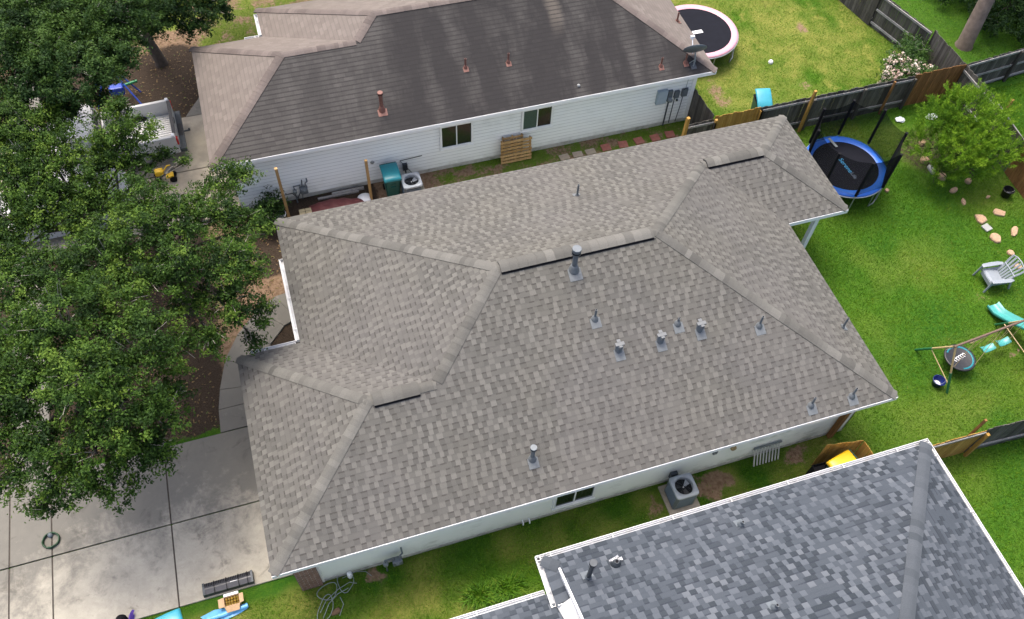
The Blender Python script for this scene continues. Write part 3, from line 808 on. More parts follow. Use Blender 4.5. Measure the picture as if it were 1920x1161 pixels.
def hood(base):
    b = Vector(base); mb = MB()
    n = Vector((0,-S,1)).normalized(); ex = Vector((1,0,0)); ey = n.cross(ex)
    Mx = Matrix((ex, ey, n)).transposed().to_4x4(); Mx.translation = b+n*.004
    mb.box((-.13,-.28,0),(.13,.02,.007), M=Mx)
    o = mb.build('dryer_vent', M['flash'], h1)
    c = MB(); c.lathe(b+Vector((0,.0,0)), [(.095,-.06),(.095,.24),(.08,.26),(0,.26)], 18); c.build('vent_neck', M['galv'], o)
    c = MB(); z = .265; Tb = Matrix.Translation(b)
    c.box((-.12,-.05,z),(.12,.05,z+.025), M=Tb); c.box((-.05,.051,z),(.05,.14,z+.024), M=Tb)
    c.box((-.045,-.11,z-.10),(.045,-.051,z+.022), M=Tb)
    c.box((-.12,-.05,z-.04),(-.105,.05,z-.001), M=Tb); c.box((.105,-.05,z-.04),(.12,.05,z-.001), M=Tb)
    c.build('vent_hood', M['hood'], o, bevel=.006)
for x, y in ((7.66,2.72),(8.79,2.69),(9.9,2.72)): hood((x, y, zz(y)))

# ================================================================== HOUSE 2: the old streaked roof behind
S2 = .5; X0, XG, X1 = .85, -1.55, 15.57; YS, YG, YN = 13.05, 18.8, 20.35
h2 = thing('house', (7, 17, 0), 'white lap sided house behind with an old grey roof streaked black by algae', 'house')
hg = (YG-YS)/2; hm = (YN-YS)/2
def z2(d): return EZ + S2*d
a2=(XG,YS,EZ); c2=(XG,YG,EZ); d2=(X0,YG,EZ); nw2=(X0,YN,EZ); b2=(X1,YS,EZ); ne2=(X1,YN,EZ)
g1=(XG+hg,YS+hg,z2(hg)); g2=(X0+hg,YS+hg,z2(hg)); q1=(X0+hm,YS+hm,z2(hm)); q2=(X1-hm,YS+hm,z2(hm))
mb = MB()
mS = roof_face(mb, [a2,b2,q2,q1,g2,g1], (1,0,0), 0)
mW = roof_face(mb, [a2,g1,c2], (0,1,0), 1)
roof_face(mb, [c2,g1,g2,d2], (1,0,0), 1, 4)
roof_face(mb, [d2,g2,q1,nw2], (0,1,0), 1, 6)
mN = roof_face(mb, [nw2,q1,q2,ne2], (1,0,0), 1, 8)
mE = roof_face(mb, [b2,ne2,q2], (0,1,0), 1, 2)
eaves2 = [(a2,b2,(0,-1,0)),(b2,ne2,(1,0,0)),(ne2,nw2,(0,1,0)),(nw2,d2,(-1,0,0)),(d2,c2,(0,1,0)),(c2,a2,(-1,0,0))]
for p0, p1, o_ in eaves2:
    a = Vector(p0); b = Vector(p1); d_ = Vector((0,0,.02)); mb.face([a-d_, b-d_, b, a], [(0,.1),(1,.1),(1,.11),(0,.11)], 1)
roof2 = mb.build('roof', [M['sh2'], M['sh2c']], h2)
for i, (lo, hi, na, nb) in enumerate(((a2,g1,mS,mW),(c2,g1,mN,mW),(g2,q1,mS,mW),(nw2,q1,mN,mW),(b2,q2,mS,mE),(ne2,q2,mN,mE),(g1,g2,mS,mN),(q1,q2,mS,mN))):
    mb = MB(); caps(mb, lo, hi, na, nb, w=.15, step=.14, seed=100+i, thick=.018); mb.build('hip_cap' if i < 6 else 'ridge_cap', M['cap2'], roof2)
fm = MB()
for p0, p1, o_ in eaves2: trim(fm, p0, p1, o_, EZ-.021, EZ-.16, -.022 if o_[1] < 0 else .008)
fm.build('fascia', M['white_trim'], h2)
sf = MB(); sf.face([(x, y, EZ-.155) for x, y in [(XG+.04,YS+.04),(XG+.04,YG-.04),(X0+.04,YG-.04),(X0+.04,YN-.04),(X1-.04,YN-.04),(X1-.04,YS+.04)]]); sf.build('soffit', M['soffit'], h2)
w = MB(); w.prism([(-1.1,13.5),(15.12,13.5),(15.12,19.9),(1.3,19.9),(1.3,18.35),(-1.1,18.35)], -.05, EZ-.156)
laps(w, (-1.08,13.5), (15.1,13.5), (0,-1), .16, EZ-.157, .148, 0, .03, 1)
laps(w, (15.12,13.52), (15.12,19.9), (1,0), .16, EZ-.157, .148, 0, .036)
w.box((15.02,13.455,.14),(15.165,13.505,EZ-.157)); w.box((15.115,13.456,.14),(15.165,13.6,EZ-.158))
w.build('wall', [M['side2'], M['lap_edge']], h2)
w = MB(); w.box((-1.1,13.478,-.05),(15.14,13.51,.155)); w.build('foundation', M['found'], h2)
window(h2, 5.84, 6.86, 13.5, 1.07, 1.99, -1, 0)
window(h2, 8.72, 9.72, 13.5, 1.17, 2.02, -1, 1)
w = MB(); w.box((13.68,13.36,1.17),(14.07,13.48,1.76)); w.box((13.70,13.35,1.19),(14.05,13.361,1.74)); w.build('breaker_panel', pbr('panel_grey_blue',(.32,.39,.45),.5,.08,6), h2, bevel=.008)
w = MB(); w.box((14.12,13.38,1.2),(14.28,13.48,1.68)); w.lathe((14.2,13.38,1.32),[(.085,0),(.085,.09),(.07,.11),(0,.11)],16,mi=1,M=Matrix.Rotation(R(90),4,'X'))
w.tube([(14.2,13.42,1.2),(14.2,13.42,.02)], .028, 8, mi=2); w.build('electric_meter', [M['galv'], M['galv_lt'], M['dark_metal']], h2)
w = MB(); w.box((14.38,13.39,1.3),(14.56,13.48,1.6)); w.tube([(14.42,13.43,1.3),(14.42,13.43,.1)], .016, 6, mi=1); w.lathe((14.5,13.4,1.22),[(.045,0),(.045,.05),(0,.06)],10,mi=1,M=Matrix.Rotation(R(90),4,'X')); w.build('junction_box', [M['galv'], M['dark_metal']], h2)
w = MB(); w.box((14.66,13.38,1.32),(14.87,13.48,1.62)); w.tube([(14.74,13.43,1.32),(14.72,13.42,.8),(14.68,13.43,.1)], .014, 6, mi=1); w.tube([(14.8,13.46,1.6),(14.82,13.46,2.43)], .006, 5, mi=1)
w.tube([(14.7,13.4,1.62),(14.72,13.36,1.72),(14.82,13.36,1.73),(14.86,13.4,1.62)], .014, 6, mi=1); w.build('cable_box', [M['galv'], M['dark_metal']], h2)
w = MB(); w.tube([(5.12,13.44,.9),(4.35,13.44,.86),(4.72,13.42,.2)], .014, 6); w.build('condensate_pipe', M['dark_metal'], h2)
w = MB(); w.lathe((3.42,13.485,1.02), [(.07,0),(.07,.03),(0,.03)], 14, M=Matrix.Rotation(R(90),4,'X')); w.build('wall_vent', M['stone_grey'], h2)
w = MB(); w.box((4.42,13.37,.42),(4.58,13.48,.68)); w.tube([(4.5,13.42,.42),(4.5,13.3,.2),(4.55,12.8,.2)], .028, 8); w.build('disconnect_box', M['dark_metal'], h2)
n2_ = (0,-S2,1)
pipe_jack('flue', h2, (3.99,13.76,z2(.71)), n2_, .68, .06, ('copper','copper'), (.3,.3), .12, (.085,.1), 'tall rust red flue with a pale cap')
for x, y in ((6.99,14.56),(8.44,14.49),(13.62,13.51),(14.53,13.48)):
    pipe_jack('vent_pipe', h2, (x,y,z2(y-YS)), n2_, .36, .032, ('copper','copper'), (.18,.22), .075)
    
pipe_jack('vent_pipe', h2, (15.15,15.62,z2(X1-15.15)), (S2,0,1), .36, .033, ('copper','copper'), (.2,.22), .07)
pipe_jack('vent_pipe', h2, (13.55,16.55,z2(X1-13.55)), (S2,0,1), .3, .033, ('copper','copper'), (.2,.22), .07)
gutter('gutter', h2, [((X0,20.1),(X0,18.93),(-1,0)),((.25,YG),(.74,YG),(0,1))], z=2.59)

# ================================================================== HOUSE 3: slate blue roof in the near corner
S3 = .47; U0, U1, VN = 4.3, 14.70, -1.4
h3 = thing('house', (9.5, -6, 0), 'house with the slate blue shingle roof in the lower right corner', 'house')
def z3(d): return EZ + S3*d
HD = 5.2; xr = 4.62
c3=(U1,VN,EZ); r3=(U1-HD,VN-HD,z3(HD)); s3=(U1,VN-2*HD,EZ)
ri=VN-.62                                      # where the corner hip meets the gable
k3=(xr,VN-(xr-U0)*1.0,z3(xr-U0))
mb = MB()
tS = roof_face(mb, [(U0,VN,EZ), c3, r3, (xr,VN-HD,z3(HD)), (xr,VN-.32,z3(.32))], (1,0,0))
tE = roof_face(mb, [c3, s3, r3], (0,1,0), 0, 3)
roof_face(mb, [s3, (xr,VN-2*HD,EZ), (xr,VN-HD,z3(HD)), r3], (1,0,0), 0, 5)
# boxed return on the gable end
zq = lambda x: EZ+S3*(x-U0)
roof_face(mb, [(U0,VN,EZ),(xr,VN-.32,zq(xr)),(xr+.28,VN-.6,zq(xr+.28)-.001),(xr+.28,VN-1.12,zq(xr+.28)),(U0,VN-1.12,EZ)], (0,1,0), 0, 8)
roof3 = mb.build('roof', M['sh3'], h3)
mb = MB(); caps(mb, c3, r3, tS, tE, w=.16, step=.22, seed=301); mb.build('hip_cap', M['cap3'], roof3)
mb = MB(); caps(mb, (xr,VN-HD,z3(HD)), r3, tS, Vector((0,-S3,1)).normalized(), w=.17, step=.2, seed=303); mb.build('ridge_cap', M['cap3'], roof3)
mb = MB(); caps(mb, (U0+.02,VN-.02,EZ+.01), (xr,VN-.32,z3(.32)), tS, Vector((-S3,0,1)).normalized(), w=.14, step=.22, seed=302); mb.build('hip_cap', M['cap3'], roof3)
# lower roof to the west, gutter on its edge
mb = MB()
LZ = 2.36; LV = -2.13
roof_face(mb, [(-3,LV,LZ),(4.93,LV,LZ),(4.93,LV-4,LZ+4*S3),(-3,LV-4,LZ+4*S3)], (1,0,0), 0, 2)
mb.build('lower_roof', M['sh3'], h3)
g_ = MB()
yy0, yy1 = VN-.38, VN-HD
g_.face([(4.92,VN-.7,z3(.7)-.16),(4.92,yy1,z3(HD)-.16),(4.92,yy1,0),(4.92,VN-.7,0)])
g_.build('gable_wall', M['side2'], h3)
ck = MB(); q_ = [(xr-.01,VN-1.13,z3(1.13)-.06),(U0+.02,VN-1.13,EZ-.02),(U0+.17,VN-2.6,LZ+.95),(xr-.01,VN-2.6,z3(2.6)-.06)]
ck.face(q_); ck.face([q_[1],q_[0],(xr-.01,VN-1.13,LZ+.1),(U0+.02,VN-1.13,LZ+.1)]); ck.face([q_[2],q_[1],(U0+.02,VN-1.13,LZ+.1),(U0+.17,VN-2.6,LZ+.6)]); ck.build('gable_return_panel', M['soffit'], h3)
# rake board along the gable edge
rk = MB()
for a_, b_2 in ((.36, HD),):
    p = [(xr,VN-a_,z3(a_)), (xr,VN-b_2,z3(b_2))]
    d_ = Vector((0,0,.15))
    a = Vector(p[0]); b = Vector(p[1]); ox = Vector((-.03,0,0)); lift = Vector((0,0,.012))
    q = [a+lift, b+lift, b-d_, a-d_]
    rk.face([v+ox for v in q]); rk.face([a+lift+ox, b+lift+ox, b+lift-ox*.7, a+lift-ox*.7]); rk.face([a-d_+ox, b-d_+ox, b-d_+Vector((.3,0,0)), a-d_+Vector((.3,0,0))])
    rk.face([a-ox*.7+lift, b-ox*.7+lift, b-ox*.7-d_, a-ox*.7-d_])
rk.build('rake_board', M['white_trim'], h3)
fm = MB()
for p0, p1, o_ in (((U0,VN,EZ),c3,(0,1,0)),(c3,s3,(1,0,0)),((U0,VN-1.12,EZ),(U0,VN,EZ),(-1,0,0)),((-3,LV,LZ),(4.2,LV,LZ),(0,1,0))): trim(fm, p0, p1, o_, p0[2]-.02, p0[2]-.17, .03)
fm.box((U0+.02,VN-1.14,EZ-.17),(4.92,VN-1.122,EZ+.14))
fm.build('fascia', M['white_trim'], h3)
w = MB(); w.prism([(4.93,-1.9),(14.25,-1.9),(14.25,-11),(4.93,-11)], -.05, EZ-.16); w.prism([(-2.6,-2.6),(4.9,-2.6),(4.9,-9),(-2.6,-9)], -.05, LZ-.1)
w.build('wall', M['side2'], h3)
gutter('gutter', h3, [((U0-.1,VN),(U1+.11,VN),(0,1)),((U1,VN),(U1,VN-9),(1,0)),((U0,VN-1.1),(U0,VN+.1),(-1,0))], hang=1.55)
gutter('gutter', h3, [((-3,LV),(4.18,LV),(0,1))], z=LZ-.01, hang=1.3)
n3_ = (0,S3,1)
pipe_jack('flue', h3, (5.13,-2.21,z3(.81)), n3_, 1.0, .055, ('galv','dark_metal'), (.26,.26), .085, (.085,.1), 'tall leaning grey flue at the gable end')
pipe_jack('vent_pipe', h3, (5.85,-2.09,z3(.69)), n3_, .2, .055, ('dark_metal','dark_metal'), (.26,.26), .13, None, 'dark pipe boot with torn foil around it')
pipe_jack('vent_pipe', h3, (9.01,-2.08,z3(.68)), n3_, .22, .035, ('galv','galv'), (.22,.24), .09)
pipe_jack('vent_pipe', h3, (8.49,-4.19,z3(2.79)), n3_, .22, .035, ('galv','galv'), (.22,.24), .09)
f_ = MB()
for i in range(7):
    a = Vector((5.72+.04*i, -2.02+rnd.uniform(-.03,.03), z3(.66)+.05+rnd.uniform(0,.06)))
    f_.face([a, a+Vector((.07,rnd.uniform(-.03,.03),.02)), a+Vector((.05,.05,.06)), a+Vector((-.02,.03,rnd.uniform(.02,.06)))])
f_.build('torn_foil', M['paper'], h3)

# ================================================================== FENCES
def fence(label, p0, p1, h, mt, rail_side=None, rails=(.3,1.2), picket=.14, group=None, post=True, rail_mt='wood_rail', seed=0, gap=.006, tilt=0.0, posts_out=0.0, post_mt=None, jag=.03, z0=.0):
    """picket fence from p0 to p1: picket panel, rails, posts; rails stand on rail_side (+1 left of the run)"""
    a = Vector((*p0, 0)); b = Vector((*p1, 0)); L_ = (b-a).length; t = (b-a).normalized(); n = Vector((-t.y, t.x, 0))
    r_ = random.Random(seed)
    root = thing('wooden_fence', tuple((a+b)/2), label, 'fence', group)
    mb = MB(); s = 0
    while s < L_-.03:
        e = min(s+picket, L_)
        hh = h+r_.uniform(-jag, jag); tl = r_.uniform(-.008, .008)
        q = [a+t*(s+gap), a+t*(e-gap)]
        th = n*.009
        lo = [q[0]-th, q[1]-th, q[1]+th, q[0]+th]; tone = r_.random()
        top = [v+Vector((0,0,hh))+t*tl+n*tilt*hh for v in lo]
        lo = [v+Vector((0,0,z0)) for v in lo]
        mb.face(lo[::-1], None, 0, tone); mb.face(top, None, 0, tone)
        for i in range(4): mb.face([lo[i], lo[(i+1) % 4], top[(i+1) % 4], top[i]], None, 0, tone)
        s = e
    mb.build('picket_panel', M[mt], root)
    if rail_side:
        for z in rails:
            mb = MB(); o = n*rail_side
            c = [a+o*.010+t*.01, b+o*.010-t*.01, b+o*.05-t*.01, a+o*.05+t*.01]
            sg = Vector((0,0,z)); s2_ = Vector((0,0,z+.085))
            lo = [v+sg for v in c]; top = [v+s2_ for v in c]
            mb.face(top, None, 0, r_.random()); mb.face(lo[::-1])
            for i in range(4): mb.face([lo[i], lo[(i+1) % 4], top[(i+1) % 4], top[i]], None, 0, r_.random())
            mb.build('rail', M[rail_mt], root)
        if post:
            k = max(1, int(round(L_/2.4)))
            for i in range(k+1):
                c = a+t*(L_*i/k*.99+.03)+n*rail_side*.1
                mb = MB(); hp = h-.06+posts_out
                mb.box((-.045,-.045,0), (.045,.045,hp), 0, r_.random(), M=Matrix.Translation(c)@Matrix.Rotation(math.atan2(t.y,t.x),4,'Z'))
                mb.build('post', M[post_mt or mt], root)
    return root
FY, FX, FH = 11.97, 25.62, 1.5
fence('weathered grey fence stub between the yellow post and the new golden boards', (14.25,FY), (15.28,FY), FH-.12, 'wood_grey', -1, (.25,1.2), seed=1)
fence('short run of new golden fence boards behind the far corner of the taupe roof', (15.28,FY), (17.06,FY), FH, 'wood_gold', -1, (.3,), seed=2, rail_mt='wood_gold')
fence('long dark weathered fence behind the trampoline with the blue pad', (17.06,FY), (23.42,FY), FH, 'wood_grey', -1, (.28,1.3), seed=3)
fence('brown stained fence section between the long dark fence and the fence corner', (23.42,FY), (FX-.02,FY), FH+.06, 'wood_brown', -1, (), seed=4, post=False)
fence('grey fence closing the gap from the streaked roof house to the long fence', (15.2,13.55), (15.26,FY+.05), FH, 'wood_grey', 1, (.75,), seed=5, post=False)
fence('grey fence section at the corner beside the flowering bush', (FX,FY+.02), (FX-.02,14.05), FH+.02, 'wood_grey', -1, (.3,1.25), seed=6)
fence('grey fence section with open rails facing the yard up at the top edge', (FX-.1,14.05), (FX-.75,16.6), FH-.02, 'wood_grey', 1, (.15,.75,1.35), seed=7, post=False)
fence('far grey fence section leaving the picture at the top edge', (FX-.8,16.6), (FX-1.35,19.6), FH+.02, 'wood_grey', -1, (.3,1.25), seed=8)
fence('grey fence running right from the corner with two pale rails', (FX+.05,FY+.05), (33.5,FY+.75), FH, 'wood_grey', -1, (.12,.7,1.36), seed=9)
fence('dark fence behind the bright green shrub below the fence corner', (FX,FY-.02), (FX-.04,9.95), FH+.02, 'wood_grey', -1, (.3,1.25), seed=10, post=False)
fence('grey fence with a long pale rail right of the bright green shrub', (FX-.04,9.93), (FX-.30,7.95), FH-.05, 'wood_grey', 1, (.22,1.36), seed=11, post=False)
fence('brown boarded fence section at the right edge above the stones', (FX-.32,7.93), (FX-.55,5.0), FH+.12, 'wood_brown', 1, (), seed=12, post=False)
fence('golden fence section beside the slate blue roof corner', (15.05,-1.15), (17.35,-1.2), FH-.08, 'wood_gold', -1, (1.28,), seed=13, post_mt='wood_gold')
fence('grey fence right of the golden section, running out of the picture', (17.36,-1.2), (24.5,-1.55), FH, 'wood_grey', -1, (.3,), seed=14, post=False)
# golden corner screen round the yellow bin
fence('golden board screen standing behind the yellow lidded bin', (12.92,-.30), (13.98,-.46), 1.3, 'wood_gold', 1, (), seed=15, post=False)
fence('short golden board screen at the right of the yellow lidded bin', (13.98,-.48), (14.04,-1.15), 1.3, 'wood_gold', 1, (), seed=16, post=False)
def post(loc, h, mt, label, w_=.09, lean=(0,0), cat='post', rz=.1):
    mb = MB(); c = Vector((*loc, 0)); tp = c+Vector((lean[0], lean[1], h))
    ex = Vector((math.cos(rz), math.sin(rz), 0))*w_/2; ey = Vector((-math.sin(rz), math.cos(rz), 0))*w_/2
    lo = [c-ex-ey, c+ex-ey, c+ex+ey, c-ex+ey]; top = [v+(tp-c) for v in lo]
    mb.face(lo[::-1]); mb.face(top, None, 0, .9)
    for i in range(4): mb.face([lo[i], lo[(i+1) % 4], top[(i+1) % 4], top[i]], None, 0, .5)
    o = mb.build('wooden_post', M[mt]); tag(o, label, cat); return o
post((.34,12.72), 2.35, 'wood_post', 'wooden post by the white bucket in the side yard', rz=0)
post((3.14,12.78), 1.88, 'wood_post', 'wooden post left of the green lidded bin in the side yard', rz=0)
post((14.17,11.9), 1.78, 'wood_gold', 'yellowish post in front of the grey fence stub at the far end', .11)
post((19.0,11.8), 1.95, 'wood_gold', 'golden post taller than the dark fence it braces, left of the trampoline net')
post((13.86,.36), 2.35, 'wood_brown', 'dark brown board upright against the white wall at its right end', .13, rz=0)
post((17.25,-1.02), 1.75, 'wood_brown', 'rust brown stake poking above the golden fence at the right', .07)
post((22.45,11.84), 1.55, 'wood_brown', 'rusty brown stake on the dark fence below the flowering bush', .07)
post((26.6,10.2), .9, 'wood_brown', 'orange brown stub of wood beyond the bright green shrub', .1, (.3,.2))

# ================================================================== TRAMPOLINES
def ring(mb, c, r0, r1, z, n=64, mi=0, zo=0.0, tone=.5):
    rows = []
    for r_, dz in ((r0, 0), (r0+.25*(r1-r0), .03), (r0+.75*(r1-r0), .035), (r1, 0), (r1, -.03), (r0, -.03)):
        rows.append([(c[0]+math.cos(2*math.pi*k/n)*r_, c[1]+math.sin(2*math.pi*k/n)*r_, z+dz) for k in range(n)])
    mb.grid(rows, mi, tone, close=True)
def text_mesh(txt, size, mt, parent, loc, rz, depth=.001, squash=1.0):
    cu = bpy.data.curves.new('lettering', 'FONT'); cu.body = txt; cu.size = size; cu.extrude = depth; cu.align_x = 'CENTER'; cu.align_y = 'CENTER'
    tmp = bpy.data.objects.new('tmp', cu); scene.collection.objects.link(tmp)
    dg = bpy.context.evaluated_depsgraph_get(); dg.update()
    me = bpy.data.meshes.new_from_object(tmp.evaluated_get(dg))
    bpy.data.objects.remove(tmp); me.materials.clear(); me.materials.append(mt)
    o = bpy.data.objects.new('lettering', me); scene.collection.objects.link(o)
    o.parent = parent; o.location = loc; o.rotation_euler = (0, 0, rz); o.scale = (1, squash, 1)
    return o
def trampoline(name, c, ro, ri, z, pad, label, legs=6, phase=0.2):
    t = thing(name, (c[0], c[1], 0), label, 'trampoline')
    mb = MB(); ring(mb, c, ri, ro, z); mb.build('safety_pad', M[pad], t)
    mb = MB(); n = 64
    mb.face([(c[0]+math.cos(2*math.pi*k/n)*(ri+.03), c[1]+math.sin(2*math.pi*k/n)*(ri+.03), z-.012) for k in range(n)]); mb.build('jumping_mat', M['mat'], t)
    mb = MB(); mb.tube([(c[0]+math.cos(2*math.pi*k/n)*(ro+.01), c[1]+math.sin(2*math.pi*k/n)*(ro+.01), z-.05) for k in range(n+1)], .022, 8, caps=False)
    mb.build('frame', M['steel'], t)
    for i in range(legs):
        a = phase+2*math.pi*i/legs
        p = lambda da, rr, zz_: (c[0]+math.cos(a+da)*rr, c[1]+math.sin(a+da)*rr, zz_)
        mb = MB(); mb.tube([p(-.22,ro-.02,z-.05),p(-.2,ro-.02,.04),p(0,ro,.025),p(.2,ro-.02,.04),p(.22,ro-.02,z-.05)], .02, 8); mb.build('leg', M['steel'], t)
    return t
TB = (19.14, 9.18); TR, TI, TZ = 1.44, 1.15, .8
tb = trampoline('trampoline', TB, TR, TI, TZ, 'blue_pad', 'round trampoline with a blue pad and a tall black safety net in the back yard', 4, .5)
for x, y in ((18.46,10.39),(19.59,10.44),(20.43,9.86),(20.48,8.71),(19.8,7.89),(18.71,7.79),(17.84,8.45),(17.92,9.54)):
    v = Vector((x-TB[0], y-TB[1], 0)).normalized()
    p = Vector((TB[0], TB[1], 0))+v*(TR+.03)
    mb = MB(); mb.tube([p+Vector((0,0,.25)), p+Vector((0,0,.9))], .018, 8, mi=1); mb.tube([p+Vector((0,0,.88)), p+Vector((0,0,2.45))], .05, 10)
    mb.build('net_pole', [M['black_matte'], M['steel']], tb)
nb = MB(); pts = []
for x, y in ((18.46,10.39),(19.59,10.44),(20.43,9.86),(20.48,8.71),(19.8,7.89),(18.71,7.79),(17.84,8.45),(17.92,9.54)):
    v = Vector((x-TB[0], y-TB[1], 0)).normalized(); pts.append(Vector((TB[0], TB[1], 0))+v*(TR+.0))
for i in range(8):
    a, b = pts[i], pts[(i+1) % 8]
    rows = []
    for q in range(5):
        s = q/4; z = .82+1.6*s; sag = .10*math.sin(math.pi*s)
        row = []
        for k_ in range(7):
            u_ = k_/6; p = a.lerp(b, u_); inn = (Vector((TB[0],TB[1],0))-p).normalized()
            drop = .12*math.sin(math.pi*u_)*s
            row.append(p+inn*sag*math.sin(math.pi*u_)*.6+Vector((0,0,z-drop)))
        rows.append(row)
    nb.grid(rows)
nb.build('safety_net', M['net'], tb)
mb = MB(); mb.box((-.05,-.24,0),(.05,.24,.012), M=Matrix.Translation(Vector((19.25,10.27,TZ+.03)))@Matrix.Rotation(.12,4,'Z')); o = mb.build('white_label', M['galv_lt'], tb)
bl = pbr('logo_blue', (.05,.32,.6), .5, .1, 10)
jm = [c for c in tb.children if c.name.startswith('jumping_mat')][0]
text_mesh('Serene', .25, bl, jm, (0.02, .0, TZ-.008), R(-86))
text_mesh('Life', .20, pbr('logo_grey', (.12,.16,.22), .5, .1, 10), jm, (.05, -.5, TZ-.008), R(-86))
TP = (17.13, 17.24)
tp = trampoline('trampoline', TP, 1.63, 1.36, .8, 'pink_pad', 'round trampoline with a pale pink pad behind the streaked roof house', 6, .35)
jm = [c for c in tp.children if c.name.startswith('jumping_mat')][0]
mb = MB(); mb.box((16.92,17.07,.79),(17.34,17.25,.797)); lb = mb.build('white_label', M['paper'], jm)
mb = MB()
for i in range(5): mb.box((16.98+.065*i,17.10+.02*(i % 2),.797),(17.015+.065*i,17.21-.02*(i % 3),.7985))
mb.build('label_marks', M['dark_metal'], tp)
# steel ladder parts beyond the pink trampoline
mb = MB()
for a, b in (((15.95,18.4,.0),(16.1,18.3,.95)),((16.2,18.6,.0),(16.35,18.5,.95))): mb.tube([a, b], .025, 8)
for z in (.25,.5,.75,.93): mb.tube([(15.97+.15*z,18.4-.1*z,z),(16.22+.15*z,18.6-.1*z,z)], .018, 8)
tag(mb.build('ladder', M['galv_lt']), 'small pale metal ladder at the far rim of the pink trampoline', 'ladder')

# ================================================================== SWING SET
sw = thing('swing_set', (18.8, 1.6, 0), 'tan metal swing set with turquoise slide and black disc swing on the lawn', 'swing set')
AP = Vector((17.78,1.24,1.8)); AE = Vector((20.05,1.42,1.8)); AF = Vector((22.4,1.62,1.8))
mb = MB(); mb.tube([AP-Vector((.06,0,0)), AF], .036, 10); mb.build('top_bar', M['brown_metal'], sw)
mb = MB(); mb.tube([AP+Vector((.5,0,-.06)), AE+Vector((-.5,0,-.06))], .022, 8); mb.build('lower_bar', M['tan_metal'], sw)
for foot, top in ((Vector((17.95,2.22,0)), AP), (Vector((18.28,.98,0))-Vector((.25,.35,0)), AP), (Vector((20.95,2.32,0)), AE+Vector((.35,0,0))), (Vector((20.9,.55,0)), AE+Vector((.35,0,0))), (Vector((23.0,2.4,0)), AF), (Vector((22.9,.7,0)), AF)):
    mb = MB(); k_ = foot.lerp(top, .42); mb.tube([k_, top], .03, 10); mb.tube([foot, k_+(top-foot)*.02], .038, 10, mi=1); mb.build('leg', [M['tan_metal'], M['green_pole']], sw)
mb = MB(); a = Vector((17.95,2.22,0)).lerp(AP,.4); b = Vector((18.03,.63,0)).lerp(AP,.18); mb.tube([a, b], .014, 6); mb.build('brace', M['tan_metal'], sw)
mb = MB(); a = Vector((20.95,2.32,0)).lerp(AE,.4); b = Vector((20.9,.55,0)).lerp(AE,.4); mb.tube([a, b], .014, 6); mb.build('brace', M['tan_metal'], sw)
# disc swing
DC = Vector((18.80,1.42,.4))
mb = MB(); mb.lathe(DC, [(0,-.04),(.40,-.05),(.47,-.02),(.475,.02),(.44,.035),(.40,.02),(0,.012)], 36); ds = mb.build('disc_swing', M['black'], sw)
mb = MB(); rows = []
for r_, dz in ((.36,.016),(.36,.0205),(.41,.0265),(.41,.02)): rows.append([DC+Vector((math.cos(a)*r_, math.sin(a)*r_, dz)) for a in [(-1.9+k_*.11) for k_ in range(40)]])
mb.grid(rows); mb.build('teal_band', M['teal'], ds)
mb = MB()
for k_ in range(5):
    c_ = DC+Vector((-.17+.085*k_, -.03+.02*k_, .017))
    mb.tube([c_+Vector((.045*math.cos(a), .06*math.sin(a), 0)) for a in [i*.7 for i in range(8)]], .012, 5)
mb.build('white_emblem', M['paper'], ds)
for a_, bx in ((.3,.55),(2.2,.4),(3.7,.35),(5.4,.75)):
    p = DC+Vector((math.cos(a_)*.45, math.sin(a_)*.45, .02)); mb = MB(); mb.tube([p, AP.lerp(AE, bx)], .009, 5); mb.build('rope', M['rope'], ds)
def seat(c, ang):
    c = Vector(c); mb = MB(); Rz = Matrix.Translation(c)@Matrix.Rotation(ang,4,'Z')
    rows = []
    for i in range(7):
        s = i/6-.5
        rows.append([Rz@Vector((s*.46, y_, .16*s*s*2.2+(.015 if abs(y_) < .1 else 0))) for y_ in (-.105,-.08,.08,.105)])
    mb.grid(rows); mb.grid([[p-Vector((0,0,.02)) for p in r_] for r_ in reversed(rows)])
    o = mb.build('swing_seat', M['play_teal'], sw)
    for s in (-.22, .22):
        p = Rz@Vector((s,0,.1)); q = AP.lerp(AE, .0); tt = (p.x-AP.x)/(AF.x-AP.x); q = AP.lerp(AF, min(max(tt-.035,0),1))
        mb = MB(); mb.tube([p, q+Vector((0,0,-.03))], .008, 5); mb.build('rope', M['rope'], o)
seat((19.74,1.44,.46), .05); seat((20.34,1.50,.46), .05)
# slide: trough curving up from the lawn
rows = []; base = Vector((21.2,2.95,.12)); dirv = Vector((.03,-1,0)).normalized(); sd_ = Vector((1,.03,0)).normalized()
for i in range(15):
    s = i/14*2.1
    z = .12+ (0 if s < .3 else 1.15*((s-.3)/1.8)**1.15)
    cpt = base+dirv*s; cpt.z = z
    rows.append([cpt+sd_*x_+Vector((0,0,h_)) for x_, h_ in ((-.22,.10),(-.20,.11),(-.17,.0),(.17,.0),(.20,.11),(.22,.10),(.22,.0),(.17,-.02),(-.17,-.02),(-.22,0))])
mb = MB(); mb.grid(rows, close=True); mb.face(rows[0]); mb.face(rows[-1][::-1]); mb.build('slide', M['play_teal'], sw)

# ================================================================== CHAIR
ch = thing('lawn_chair', (21.85,3.82,0), 'grey resin lounge chair alone on the lawn', 'chair', rz=R(173))
